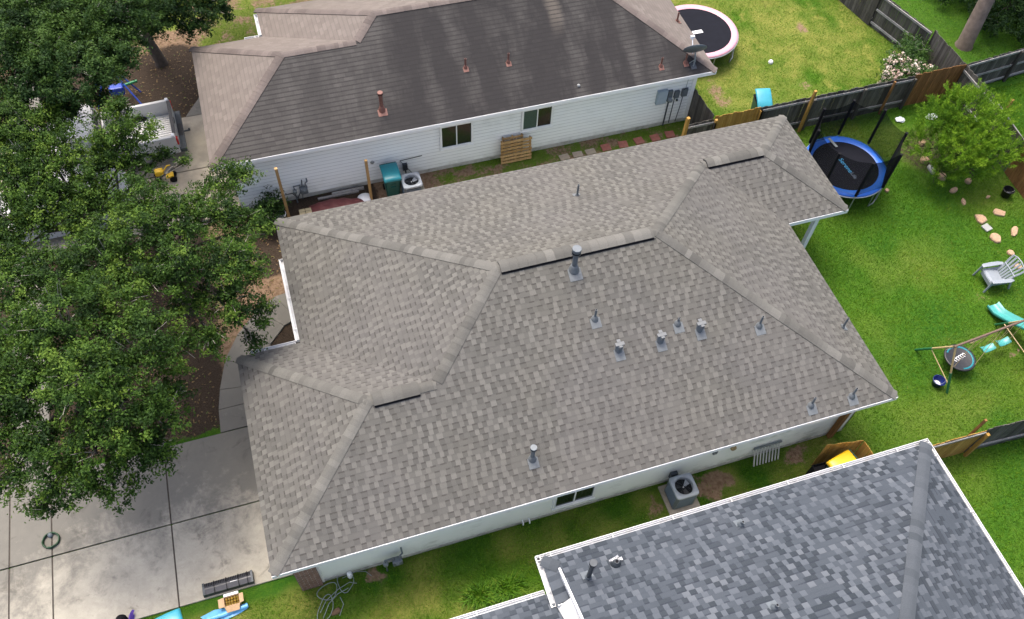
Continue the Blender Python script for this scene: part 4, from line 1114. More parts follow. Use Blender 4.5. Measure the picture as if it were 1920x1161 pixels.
# local: +X is the front of the seat
mb = MB(); rows = []
for x_, z_ in ((.36,.30),(.34,.36),(.25,.375),(.05,.34),(-.18,.28)):
    rows.append([(x_, y_, z_+(.0 if abs(y_) < .2 else .012)) for y_ in (-.26,-.2,0,.2,.26)])
mb.grid(rows, sm=False); mb.grid([[(p[0],p[1],p[2]-.03) for p in r_] for r_ in reversed(rows)], sm=False); mb.build('seat', M['chair'], ch, local=True)
for i in range(6):
    a = -.22+.088*i; sp_ = a*1.35
    mb = MB(); P_ = [(-.17,a,.27),(-.3,a*1.1,.52),(-.44,sp_*1.06,.78),(-.5,sp_*1.12,.93-.6*a*a)]
    rows = []
    for x_, y_, z_ in P_: rows.append([(x_-.01,y_-.036,z_),(x_+.012,y_-.032,z_),(x_+.012,y_+.032,z_),(x_-.01,y_+.036,z_)])
    mb.grid(rows, close=True, sm=False); mb.face(rows[0][::-1]); mb.face(rows[-1]); mb.build('back_slat', M['chair'], ch, local=True)
mb = MB()
mb.tube([(-.17,-.27,.27),(-.32,-.28,.55),(-.44,-.34,.78),(-.50,-.33,.90),(-.53,-.2,.945),(-.54,0,.965),(-.53,.2,.945),(-.50,.33,.90),(-.44,.34,.78),(-.32,.28,.55),(-.17,.27,.27)], .022, 8)
mb.tube([(-.33,-.3,.60),(-.335,0,.61),(-.33,.3,.60)], .02, 8); mb.build('back_frame', M['chair'], ch, local=True)
for s in (-1, 1):
    mb = MB(); rows = []
    for x_, y_, w_, z_ in ((.40,.33,.055,.50),(.36,.335,.068,.525),(.1,.35,.075,.525),(-.2,.36,.07,.51),(-.36,.335,.05,.50)):
        rows.append([(x_, s*y_-w_, z_),(x_, s*y_+w_, z_),(x_, s*y_+w_, z_-.025),(x_, s*y_-w_, z_-.025)])
    mb.grid(rows, close=True, sm=False); mb.face(rows[0]); mb.face(rows[-1]); mb.build('armrest', M['chair'], ch, local=True)
    for x0_, x1_, zt in ((.38,.46,.5),(-.28,-.42,.5)):
        mb = MB(); rows = []
        for k_ in range(4):
            f_ = k_/3; x_ = x0_+(x1_-x0_)*f_; z_ = zt*(1-f_); w_ = .05-.02*f_
            rows.append([(x_-w_, s*(.335+.02*f_)-.018, z_),(x_+w_, s*(.335+.02*f_)-.018, z_),(x_+w_, s*(.335+.02*f_)+.018, z_),(x_-w_, s*(.335+.02*f_)+.018, z_)])
        mb.grid(rows, close=True, sm=False); mb.face(rows[-1]); mb.build('leg', M['chair'], ch, local=True)
    mb = MB(); mb.prism([(.34,s*.26),(.34,s*.32),(-.25,s*.32),(-.25,s*.26)], .27, .36); mb.build('side_rail', M['chair'], ch, local=True)
mb = MB(); mb.box((.335,-.26,.2),(.36,.26,.345)); mb.build('apron', M['chair'], ch, local=True)

# ================================================================== BINS
def wheelie(loc, rz, body, lid, label, open_lid=0.0, s=1.0):
    t = thing('wheeled_bin', loc, label, 'bin', rz=rz)
    mb = MB(); rows = []
    for z, wx, wy in ((.06,.205,.22),(.1,.22,.25),(.55,.245,.30),(.95,.265,.345),(.985,.285,.365),(1.0,.285,.365)):
        rows.append([(x*s, y*s, z*s) for x, y in ((-wx+.05,-wy),(wx-.05,-wy),(wx,-wy+.05),(wx,wy-.05),(wx-.05,wy),(-wx+.05,wy),(-wx,wy-.05),(-wx,-wy+.05))])
    mb.grid(rows, close=True, sm=False); mb.face(rows[0][::-1]); mb.face([(p[0]*.97,p[1]*.97,p[2]-.03) for p in rows[-1]], None, 1)
    for z in (.62,.78): mb.box((-.09*s,-.352*s+.03*(1-z),z*s),(.09*s,-.30*s,(z+.022)*s), 0)
    mb.build('bin_body', [M[body], M['black_matte']], t, local=True)
    lb = MB(); rows = []
    for f_, h_ in ((-1.0,.0),(-.97,.03),(-.8,.06),(-.3,.075),(.4,.07),(.85,.05),(1.0,.02)):
        y_ = f_*.385
        rows.append([(-.295,y_,h_-.05),(-.29,y_,h_-.005),(-.24,y_,h_+.012),(.24,y_,h_+.012),(.29,y_,h_-.005),(.295,y_,h_-.05)])
    H = Matrix.Translation((0,.36*s,1.0*s))@Matrix.Rotation(-open_lid,4,'X')@Matrix.Translation((0,-.36*s,.012))
    rows = [[H@Vector((p[0]*s,p[1]*s,p[2]*s)) for p in r_] for r_ in rows]
    lb.grid(rows, sm=True); lb.face([rows[0][i] for i in range(6)]); lb.face([rows[-1][i] for i in range(5,-1,-1)])
    lb.build('lid', M[lid], t, local=True)
    hb = MB(); hb.tube([(-.27*s,.37*s,.97*s),(-.27*s,.45*s,.99*s),(.27*s,.45*s,.99*s),(.27*s,.37*s,.97*s)], .018, 8); hb.build('handle', M[body], t, local=True)
    for sx in (-1, 1):
        wb = MB(); wb.lathe((sx*.235*s,.27*s,.1), [(0,-.03),(.1,-.03),(.1,.03),(0,.03)], 16, M=Matrix.Rotation(R(90),4,'Y')); wb.build('wheel', M['tyre'], t, local=True)
    return t
wheelie((3.9,12.86,0), 0, 'teal_dk', 'teal', 'dark green bin with a teal lid against the white lap sided wall', 0, 1.0)
wheelie((17.72,12.8,0), R(168), 'teal_dk', 'aqua', 'dark green bin with a bright aqua lid behind the golden fence boards', R(22), .95)
wheelie((13.26,-.86,0), R(-78), 'teal_dk', 'yellow', 'bin with a yellow lid inside the golden board screen', 0, 1.0)
wheelie((-4.40,.12,0), R(100), 'teal_dk', 'aqua', 'bin with an aqua lid at the bottom edge on the driveway side', 0, .95)
mb = MB(); rows = [[(x, y, z) for x, y in ((12.55,-.95),(12.95,-.95),(12.97,-.55),(12.57,-.53))] for z in (0.02,.7)]
mb.grid(rows, close=True, sm=False); mb.face([(p[0],p[1],.6) for p in rows[1]]); mb.tube([rows[1][0], rows[1][1], rows[1][2], rows[1][3], rows[1][0]], .015, 6)
tag(mb.build('storage_tub', M['black_matte']), 'open black tub left of the yellow lidded bin', 'tub')

# ================================================================== AIR CONDITIONERS
def aircon(loc, rz, label, body='galv', w=.31, h=.8):
    t = thing('air_conditioner', loc, label, 'air conditioner', rz=rz)
    def rr(wd, rad, n=5):
        out = []
        for cx, cy, a0 in ((wd-rad,wd-rad,0),(-wd+rad,wd-rad,90),(-wd+rad,-wd+rad,180),(wd-rad,-wd+rad,270)):
            for k_ in range(n): a = R(a0+90*k_/(n-1)); out.append((cx+math.cos(a)*rad, cy+math.sin(a)*rad))
        return out
    mb = MB(); sec = rr(w, .07)
    mb.grid([[(x, y, z) for x, y in sec] for z in (.05,h-.05)], close=True)
    for i in range(26):
        z = .1+i*(h-.2)/26
        mb.grid([[(x*f_, y*f_, zz_) for x, y in sec] for f_, zz_ in ((1.002,z),(1.018,z+.006),(1.002,z+.014))], 1, close=True, sm=False)
    mb.build('louvred_case', [M['black'], pbr('case_slate',(.10,.13,.165),.5,.1,10)], t, local=True)
    for sx, sy in ((-1,-1),(1,-1),(1,1),(-1,1)):
        cb = MB(); cc_ = w-.028
        for k_ in range(5):
            a = math.atan2(sy, sx)+R(-36+18*k_); px, py = sx*(w-.07)+math.cos(a)*.078, sy*(w-.07)+math.sin(a)*.078
            cb.tube([(px, py, .06),(px, py, h-.05)], .0075, 5)
        cb.build('corner_grille', M['galv_lt'], t, local=True)
    tb_ = MB(); n = 40; ro_ = w*.80
    out_, inn = [], []
    for k_ in range(56):
        a = 2*math.pi*k_/56; q_ = (w+.018)/((abs(math.cos(a))**9+abs(math.sin(a))**9)**(1/9))
        out_.append((math.cos(a)*q_, math.sin(a)*q_)); inn.append((math.cos(a)*ro_, math.sin(a)*ro_))
    tb_.grid([[(x, y, z) for x, y in out_] for z in (h-.06,h-.005)]+[[(x*.985, y*.985, h+.008) for x, y in out_],[(x, y, h+.012) for x, y in inn],[(x, y, h-.14) for x, y in inn]], close=True)
    tb_.build('top_cover', M['ac_top'], t, local=True)
    fb = MB(); fb.face([(math.cos(a)*ro_, math.sin(a)*ro_, h-.16) for a in [2*math.pi*k_/24 for k_ in range(24)]], None, 1)
    fb.lathe((0,0,h-.13), [(.06,-.02),(.06,.02),(0,.03)], 16, 1)
    for k_ in range(3):
        a = .6+2*math.pi*k_/3
        pr = lambda r_, da, z: (math.cos(a+da)*r_, math.sin(a+da)*r_, z)
        fb.face([pr(.05,-.5,h-.12),pr(ro_*.93,-.32,h-.125),pr(ro_*.96,.36,h-.085),pr(.05,.5,h-.1)], None, 0 if k_ else 3)  # first blade is pale to paint a reflection in the fan
    fb.lathe((0,0,h-.095), [(.02,0),(.02,.02),(0,.025)], 10, 2)
    fb.build('fan', [M['black'], M['black_matte'], M['paper'], M['ac_top']], t, local=True)
    gb = MB()
    for k_ in range(1,7): rk_ = ro_*k_/6.5; gb.tube([(math.cos(a)*rk_, math.sin(a)*rk_, h+.006) for a in [2*math.pi*i/36 for i in range(37)]], .0022, 4, caps=False)
    for k_ in range(8): a = k_*math.pi/4; gb.tube([(math.cos(a)*.03, math.sin(a)*.03, h+.008),(math.cos(a)*ro_, math.sin(a)*ro_, h+.008)], .0028, 4)
    gb.build('fan_guard', M['dark_metal'], t, local=True)
    pb = MB(); pb.box((-w-.12,-w-.14,-.02),(w+.16,w+.12,.05)); pb.build('pad', M['conc_pad'], t, local=True)
    return t
aircon((8.90,-.10,.0), 0, 'air conditioner on a soil stained pad between the taupe and slate blue roofs')
aircon((4.52,12.54,.0), 0, 'air conditioner beside the teal lidded bin at the white lap sided wall')

# ================================================================== SMALL THINGS IN THE YARDS
def rock(name, c, rx, ry, h, mt, label, cat='stone', group=None, rz=0, seed=0, flat=False):
    r_ = random.Random(seed); n = 9; mb = MB(); rows = []
    rad = [r_.uniform(.78,1.15) for _ in range(n)]
    for z, k_ in ((-.03,1.0),(h*.55,1.0),(h*.9,.86),(h,.5)):
        rows.append([Matrix.Rotation(rz,3,'Z')@Vector((math.cos(2*math.pi*i/n)*rx*rad[i]*k_, math.sin(2*math.pi*i/n)*ry*rad[i]*k_, z+r_.uniform(-.008,.008))) for i in range(n)])
    rows = [[Vector((c[0],c[1],0))+p for p in row] for row in rows]
    mb.grid(rows, close=True, sm=False); mb.face(rows[-1])
    return tag(mb.build(name, M[mt]), label, cat, group)
for i, (x, y, rx, ry, h, mt, lab) in enumerate((
    (23.14,10.0,.15,.13,.14,'stone','brown stone half under the bright green shrub, nearest the white bags'),
    (22.74,9.2,.17,.15,.16,'stone','round brown stone at the left foot of the bright green shrub'),
    (22.74,8.74,.2,.12,.1,'stone_grey','flat grey stone in the row left of the bright green shrub'),
    (22.9,8.32,.17,.16,.16,'stone','bright orange stone in the row below the bright green shrub'),
    (23.7,7.86,.13,.11,.13,'stone','small pale pink stone in front of the bright green shrub'),
    (22.96,7.66,.17,.1,.08,'stone','low tan stone sunk in the grass below the bright orange one'),
    (23.0,7.1,.16,.08,.05,'stone','faint tan stone nearly covered by grass'),
    (23.98,7.05,.06,.1,.05,'stone','smallest tan stone left of the dark bucket'),
    (23.92,6.32,.24,.16,.06,'stone','flat orange stone below the dark bucket'),
    (23.12,6.24,.2,.22,.08,'stone','pale tan stone touching the square grey paver'),
    (23.93,5.45,.25,.12,.06,'stone','long flat tan stone nearest the right edge'),
    (23.11,5.36,.22,.19,.08,'stone','pale orange stone below the square grey paver'),
    (23.22,4.66,.14,.12,.06,'stone','small orange stone above the grey lawn chair'),
    (23.1,4.12,.16,.12,.06,'stone','dark tan stone beside the back of the lawn chair'),
    (20.62,8.3,.09,.07,.07,'stone','small orange stone beside the leg of the blue trampoline'))):
    rock('stone', (x, y), rx, ry, h, mt, lab, 'stone', 'stones scattered along the back lawn', i*.7, i)
mb = MB(); mb.box((-.14,-.14,0),(.14,.14,.05), M=Matrix.Translation((23.08,5.84,0))@Matrix.Rotation(.2,4,'Z')); tag(mb.build('paving_stone', M['stone_grey'], bevel=.01), 'square grey paver among the tan stones', 'paver')
for i, (x, lab) in enumerate(((14.28,'red stepping stone nearest the yellowish fence post'),(13.68,'red stepping stone next along from the post end'),(13.05,'red stepping stone in the middle of the red ones'),(12.42,'red stepping stone fourth from the yellowish post'),(11.76,'last red stepping stone before the tan ones start'))):
    mb = MB(); mb.box((-.17,-.16,-.02),(.17,.16,.035), M=Matrix.Translation((x,12.93-.02*(i % 2),0))@Matrix.Rotation(.1*(i % 3)-.1,4,'Z')); tag(mb.build('stepping_stone', M['paver'], bevel=.012), lab, 'stepping stone', 'stepping stones along the side yard')
for i, (x, lab) in enumerate(((11.15,'tan stepping stone next to the last red one'),(10.66,'tan stepping stone in the middle of the tan ones'),(10.15,'tan stepping stone nearest the wooden pallets'))):
    mb = MB(); mb.box((-.18,-.13,-.02),(.18,.13,.03), M=Matrix.Translation((x,12.88,0))@Matrix.Rotation(.05-.08*(i % 2),4,'Z')); tag(mb.build('stepping_stone', M['paver_tan'], bevel=.012), lab, 'stepping stone', 'stepping stones along the side yard')
def bucket(name, c, r_, h, mt, label, inner='black_matte', tip=None):
    mb = MB(); mb.lathe((0,0,0), [(0,.0),(r_*.78,0),(r_*.97,h*.93),(r_*1.06,h*.93),(r_*1.06,h),(r_*.98,h)], 24)
    mb.lathe((0,0,0), [(r_*.94,h),(r_*.76,.03),(0,.03)], 24, 1)
    t = thing(name, (c[0],c[1],0), label, 'bucket'); mb.build('pail', [M[mt], M[inner]], t, local=True)
    hb = MB(); hb.tube([(-r_*1.05,0,h*.9),(-r_*.8,-r_*.5,h*.98),(0,-r_*.75,h+.02),(r_*.8,-r_*.5,h*.98),(r_*1.05,0,h*.9)], .007, 5); hb.build('handle', M['steel'], t, local=True)
    return t
bucket('bucket', (24.62,6.95), .19, .32, 'black', 'dark bucket near the right edge below the fence')
bucket('bucket', (.12,12.62), .155, .38, 'white_plastic', 'white bucket beside the wooden post in the side yard', 'galv')
bk = bucket('bucket', (17.88,.98), .18, .24, 'navy', 'navy blue bucket with a white bottom near the swing set leg', 'navy')
mb = MB(); mb.lathe((0,0,.04), [(.12,0),(.1,.012),(0,.014)], 16); mb.build('white_bottom', M['paper'], bk, local=True)
def bag(c, r_, label, seed):
    q = random.Random(seed); mb = MB(); rows = []
    for i in range(6):
        a = math.pi/2*i/5; rows.append([(c[0]+math.cos(2*math.pi*k_/12)*r_*math.cos(a)*q.uniform(.75,1.2), c[1]+math.sin(2*math.pi*k_/12)*r_*.75*math.cos(a)*q.uniform(.75,1.2), .1*math.sin(a)+q.uniform(0,.05)) for k_ in range(12)])
    mb.grid(rows, close=True, sm=False); tag(mb.build('plastic_bag', M['plastic_bag']), label, 'plastic bag')
bag((23.02,11.3), .19, 'crumpled white plastic bag right of the trampoline net', 3)
bag((24.3,11.12), .22, 'white plastic bag half hidden behind the bright green shrub', 4)
mb = MB(); mb.lathe((19.75,15.55,0), [(.0,.14),(.07,.12),(.1,.05),(.09,0)], 10); tag(mb.build('garden_ball', M['paper']), 'white ball on the lawn beside the pink trampoline', 'ball')
# pallets leaning on the wall
def pallet(x0, x1, y, h, label, seed, lean=.1):
    t = thing('pallet', ((x0+x1)/2, y, 0), label, 'pallet', 'pallets by the white wall'); q = random.Random(seed)
    f = lambda z: y+lean*z/h
    n = 7
    for i in range(n):
        z = .03+i*(h-.12)/(n-1); mb = MB()
        a = .03
        mb.box((x0+q.uniform(-.015,.015), 0, 0),(x1+q.uniform(-.015,.015), .02, .098), 0, q.random(), M=Matrix.Translation((0,f(z)-.05,z))@Matrix.Rotation(-math.atan2(lean,h),4,'X'))
        mb.build('slat', M['wood_pallet'], t)
    for x in (x0+.02, (x0+x1)/2-.02, x1-.06):
        mb = MB(); mb.box((x,0,0),(x+.04,.09,h), 0, q.random(), M=Matrix.Translation((0,y-.028,0))@Matrix.Rotation(-math.atan2(lean,h),4,'X')); mb.build('stringer', M['wood_pallet'], t)
pallet(7.86, 8.98, 13.16, .98, 'front wooden pallet stood on edge under the windows', 5, .1)
pallet(7.95, 8.72, 13.30, 1.03, 'rear wooden pallet, its top showing behind the front one', 6, .1)
# maroon tarp heap, blocks, boards
mb = MB(); rows = []
for i in range(18):
    u_ = i/17; row = []
    for j in range(10):
        v_ = j/9; x = 1.05+1.85*u_; y = 12.35+(.68+.12*math.sin(4*u_))*v_*(1-.1*u_)
        env = math.sin(math.pi*min(max(v_,.0),1))**.5*math.sin(math.pi*min(max(u_*.97+.015,0),1))**.4
        row.append((x, y, .01+.2*env+.045*math.sin(26*u_+4*v_)*env))
    rows.append(row)
mb.grid(rows); tag(mb.build('tarpaulin', M['maroon']), 'maroon tarpaulin heap on the soil of the side yard', 'tarp')
mb = MB(); mb.lathe((2.93,12.86,.02), [(.24,0),(.25,.05),(.21,.08),(0,.1)], 20, sy=.8); tag(mb.build('tub_lid', M['white_plastic']), 'cream lid lying at the end of the maroon tarpaulin', 'lid')
mb = MB(); 
for i in range(2): mb.box((1.4+.5*i,13.2+.08*i,.0),(2.8+.2*i,13.28+.08*i,.06+.03*i), 0, .5+.3*i)
tag(mb.build('boards', M['wood_rail']), 'pale boards lying along the wall behind the maroon tarpaulin', 'boards')
bt = thing('block_stack', (.9,12.72,0), 'small stack of cream blocks beside the maroon tarpaulin', 'blocks')
for i in range(2):
    for j in range(2):
        mb = MB(); mb.box((.70+.21*i,12.58+.13*j,.0),(.895+.21*i,12.70+.13*j,.16)); mb.build('block', M['cream'], bt, bevel=.008)
mb = MB(); mb.box((.70,12.58,-.01),(1.105,12.83,.004)); mb.build('footing', M['joint'], bt)
def gas(c, label, side=-1, s=1.0):
    t = thing('gas_meter', (c[0],c[1],0), label, 'gas meter'); x, y = c
    mb = MB(); mb.box((x-.13,y-.1,.42),(x+.13,y+.08,.68)); mb.lathe((x,y-.1,.58),[(.07,0),(.07,.03),(0,.035)],14,M=Matrix.Rotation(R(90),4,'X')); mb.build('meter_body', M['galv'], t, bevel=.03)
    mb = MB(); mb.tube([(x-.09,y,.66),(x-.09,y,.80),(x-.3,y,.80),(x-.3,y,0)], .024, 8); mb.tube([(x+.09,y,.66),(x+.09,y,.85),(x+.16,y+.05,.85),(x+.16,y+.2,.85)], .024, 8); mb.build('pipework', M['galv'], t)
    mb = MB(); mb.lathe((x-.3,y,.55),[(.02,-.07),(.07,-.06),(.07,.05),(.03,.08),(0,.08)],12); mb.build('regulator', M['galv_lt'], t)
gas((1.14,.22), 'grey gas meter at the foot of the near white wall'); gas((1.02,13.30), 'grey gas meter against the white lap sided wall')
def hose(name, label, loops, r_, mt, cat='hose'):
    mb = MB()
    for pts in loops: mb.tube(pts, r_, 6)
    return tag(mb.build(name, M[mt]), label, cat)
def loop(cx, cy, rx, ry, ph, n=26, turns=1.0, z=.03, wob=.05, rz=0, seed=0):
    q = random.Random(seed); out = []
    for i in range(n+1):
        a = ph+2*math.pi*turns*i/n; k_ = 1+wob*math.sin(3*a+ph)
        x = math.cos(a)*rx*k_; y = math.sin(a)*ry*k_
        out.append((cx+x*math.cos(rz)-y*math.sin(rz), cy+x*math.sin(rz)+y*math.cos(rz), z+.012*math.sin(5*a+ph)+.02*i/n))
    return out
hose('cable', 'tangle of grey cable lying on the grass by the brick corner', [loop(-.72,.12,.26,.2,0,30,1.7,.05,.1,.3), loop(-.25,.22,.2,.24,1,24,1.3,.05,.12), loop(-.85,-.28,.17,.34,2,24,1.1,.05,.08,-.5),
     [(-1.0,-.35,.06),(-.8,-.1,.08),(-.45,.1,.07),(-.15,.2,.05),(.02,.12,.04)], [(-.95,-.5,.05),(-.75,-.2,.08),(-.5,-.02,.08),(-.2,.06,.06)], [(-.3,.35,.05),(.05,.42,.04),(.3,.36,.03),(.42,.2,.03)], [(-.55,-.55,.04),(-.4,-.3,.05),(-.45,-.1,.05)]], .010, 'hose_grey', 'cable')
hose('garden_hose', 'dark hose looped against the white wall behind the wooden post', [[(-.35,13.3,.62),(-.3,13.38,.42),(.05,13.4,.33),(.35,13.4,.38),(.62,13.38,.4),(.8,13.36,.12)], [(.75,13.36,.1),(.9,13.38,.4),(1.0,13.44,.5)], [(.92,13.36,.05),(1.02,13.42,.9)]], .016, 'dark_metal')
hose('garden_hose', 'coil of dark green hose lying on the driveway', [loop(-7.28,3.47,.20,.20,i*.7,28,1.0,.06+.022*(i % 3),.04,0,i) for i in range(6)], .016, 'hose_green')
mb = MB(); mb.lathe((-7.3,3.62,.07), [(.07,0),(.05,.06),(0,.07)], 10); mb.box((-7.34,3.6,.07),(-7.25,3.68,.11)); tag(mb.build('sprinkler', M['galv']), 'small silver sprinkler head on the coil of green hose', 'sprinkler')
mb = MB(); mb.lathe((-.1,.36,0), [(.07,0),(.07,.2),(.055,.24),(0,.25)], 14); tag(mb.build('cleanout_cap', M['white_plastic']), 'short white pipe cap standing in the grass near the cable', 'pipe')
M['earth'] = pbr('earth', (.13,.085,.05), .95, .3, 10, bump=.5, bscale=25)
rock('clod', (-.62,-.42), .13, .09, .06, 'earth', 'lump of brown earth on the grass at the bottom edge', 'earth', None, .3, 40)
# slatted white panel leaning on the wall
t = thing('slatted_panel', (11.8,.35,0), 'white slatted panel leaning on the near white wall', 'panel')
for i in range(9):
    x = 11.32+.095*i; mb = MB(); a = Vector((x,.12,.02)); b = Vector((x,.40,.62)); e_ = Vector((.02,0,0))
    mb.face([a-e_,a+e_,b+e_,b-e_]); mb.face([a-e_+Vector((0,.02,0)),b-e_+Vector((0,.02,0)),b+e_+Vector((0,.02,0)),a+e_+Vector((0,.02,0))]); mb.face([a+e_, a+e_+Vector((0,.02,0)), b+e_+Vector((0,.02,0)), b+e_]); mb.face([a-e_, b-e_, b-e_+Vector((0,.02,0)), a-e_+Vector((0,.02,0))]); mb.build('slat', M['slat_grey'], t)
mb = MB(); mb.box((11.28,.375,.58),(12.14,.41,.66)); mb.build('top_rail', M['galv_lt'], t)

# ================================================================== ROOFERS' LEFTOVERS BY THE DRIVEWAY
rv = thing('ridge_vent_bundle', (-3.1,.98,0), 'bundle of black ridge vent strips lying on the driveway edge', 'roofing')
for i in range(3):
    mb = MB(); z = .05+.055*i; dx = .02*i; rows = []
    for yy_, zz_ in ((.86,z),(.865,z+.05),(.99,z+.085),(1.02,z+.085),(1.15,z+.05),(1.155,z)):
        rows.append([(x, yy_-.03*(x+3.7)*.0, zz_) for x in np.linspace(-3.70+dx,-2.50+dx,13)])
    mb.grid(rows, sm=False); mb.grid([[(p[0],p[1],p[2]-.03) for p in r_] for r_ in reversed(rows)], sm=False)
    if i == 2:
        for x in np.linspace(-3.66,-2.52,28): mb.box((x,1.06,z+.068),(x+.012,1.14,z+.09), 1)
        for x in (-3.4,-3.1,-2.8,-2.58): mb.box((x,.85,z+.02),(x+.012,1.16,z+.093), 1)
        for x in (-3.72+dx,-2.53+dx): mb.box((x,.855,z-.1),(x+.05,1.16,z+.088), 2)
        mb.box((-3.0,1.0,z+.0855),(-2.83,1.012,z+.09), 3)
    mb.build('vent_strip', [pbr('vent_plastic',(.035,.037,.045),.35,.15,10) if i == 0 else bpy.data.materials['vent_plastic'], M['black_matte'], M['dark_metal'], M['paper']], rv)
bx = thing('cardboard_box', (-3.02,.52,0), 'open cardboard box of brass coloured cans on the grass edge', 'box')
mb = MB()
X0_, X1_, Y0_, Y1_, Z_ = -3.21,-2.83,.42,.66,.24
for a, b in (((X0_,Y0_,0),(X1_,Y0_+.008,Z_)),((X0_,Y1_-.008,0),(X1_,Y1_,Z_)),((X0_,Y0_+.009,0),(X0_+.008,Y1_-.009,Z_)),((X1_-.008,Y0_+.009,0),(X1_,Y1_-.009,Z_))): mb.box(a, b)
mb.box((X0_+.01,Y0_+.01,.0),(X1_-.01,Y1_-.01,.01)); mb.build('carton', M['cardboard'], bx)
for pts in ([(X0_,Y0_,Z_),(X0_,Y1_,Z_),(X0_-.14,Y1_-.01,Z_-.02),(X0_-.14,Y0_+.01,Z_-.02)],[(X1_,Y1_,Z_),(X1_,Y0_,Z_),(X1_+.10,Y0_+.01,Z_+.03),(X1_+.10,Y1_-.01,Z_+.03)],[(X1_,Y0_,Z_),(X0_,Y0_,Z_),(X0_+.04,Y0_-.14,Z_-.06),(X1_-.04,Y0_-.14,Z_-.06)]):
    mb = MB(); mb.face(pts); mb.face([(p[0],p[1],p[2]-.006) for p in reversed(pts)]); mb.build('flap', M['cardboard'], bx)
mb = MB(); mb.box((X0_+.01,Y1_+.002,Z_-.02),(X1_-.01,Y1_+.07,Z_+.02)); mb.build('flap', M['paper'], bx)
cans = []
for i in range(5):
    for j in range(3):
        mb = MB(); mb.lathe((X0_+.05+.07*i,Y0_+.045+.075*j,.012), [(.03,0),(.03,.17),(.022,.185),(.014,.19),(.013,.215),(0,.22)], 12)
        tag(mb.build('spray_can', M['gold']), 'brass coloured can standing inside the open cardboard box', 'can', 'cans in the cardboard box')
# rolled blue sheet
mb = MB()
mb.tube([(-3.72,.30,.07),(-3.3,.30,.075),(-2.68,.36,.07)], [.06,.065,.055], 12)
rows = [[(x, y, z) for x, y, z in r_] for r_ in ([(-3.85,.42,.015),(-3.5,.50,.02),(-3.15,.46,.02),(-2.7,.44,.015)],[(-3.8,.36,.05),(-3.5,.40,.07),(-3.1,.40,.06),(-2.7,.40,.05)],[(-3.75,.3,.11),(-3.5,.3,.125),(-3.1,.32,.125),(-2.68,.36,.11)])]
mb.grid(rows, sm=False); mb.grid([[(-3.4,.25,.03),(-3.15,.27,.04),(-2.85,.31,.05),(-2.68,.34,.06)],[(-3.3,.17,.012),(-3.1,.2,.03),(-2.9,.24,.012),(-2.7,.30,.03)]], sm=False)
tag(mb.build('tarpaulin', M['blue_tarp']), 'rolled light blue tarpaulin on the grass below the cardboard box', 'tarp')
mb = MB(); mb.lathe((-5.66,.86,.06), [(.13,0),(.14,.1),(.11,.2),(.05,.24),(0,.25)], 18); tag(mb.build('helmet', M['black_matte']), 'round dark object at the bottom edge of the driveway', 'ball')
mb = MB(); mb.grid([[(-5.52,.82,.1),(-5.45,.8,.2),(-5.40,.82,.1)],[(-5.48,.92,.16),(-5.42,.94,.26),(-5.36,.95,.18)],[(-5.40,1.0,.14),(-5.38,1.03,.2),(-5.34,1.02,.15)]], sm=False); mb.grid([[(-5.5,.80,.05),(-5.4,.80,.05)],[(-5.48,.92,.06),(-5.37,.95,.06)]])
tag(mb.build('cloth', M['purple']), 'scrap of purple cloth beside the round dark object', 'cloth')

# ================================================================== SATELLITE DISH
dt = thing('satellite_dish', (14.77,13.3,2.72), 'grey satellite dish on the far corner of the streaked roof', 'satellite dish')
base = Vector((14.77,13.32,2.74)); n_ = Vector((.15,.82,.50)).normalized(); ex = Vector((0,0,1)).cross(n_).normalized(); ey = n_.cross(ex)
cen = base+Vector((.0,.12,.56))
mb = MB(); mb.tube([base, base+Vector((0,0,.3)), cen-n_*.06], .028, 10); mb.tube([base+Vector((-.12,.1,.06)), base+Vector((0,.0,.28))], .014, 6); mb.tube([base+Vector((.12,.1,.06)), base+Vector((0,.0,.28))], .014, 6); mb.build('mast', M['galv_lt'], dt)
mb = MB(); mb.box((-.1,-.12,0),(.1,.12,.012), M=Matrix.Translation(base)@Matrix.Rotation(math.atan(S2),4,'X')); mb.build('foot', M['dark_metal'], dt)
mb = MB(); Mx = Matrix((ex,ey,n_)).transposed()
mb.lathe(cen, [(0,0),(.13,.008),(.26,.035),(.37,.07),(.375,.062),(.26,.02),(.13,-.008),(0,-.015)], 32, sx=1.08, M=Mx.to_4x4()); mb.build('reflector', M['galv'], dt)
mb = MB(); e0 = cen-ey*.30; e1 = cen+n_*.52-ey*.14; mb.tube([e0, e1], .018, 8); mb.box((-.07,-.04,-.04),(.07,.04,.05), M=Matrix.Translation(e1)); mb.build('feed_arm', M['white_plastic'], dt)
mb = MB(); mb.lathe((10.58,13.38,z2(.33)+.01), [(.05,-.02),(.055,.02),(.03,.05),(0,.055)], 10); tag(mb.build('pale_debris', M['stone_grey']), 'small pale lump lying on the dark streaked roof', 'debris')

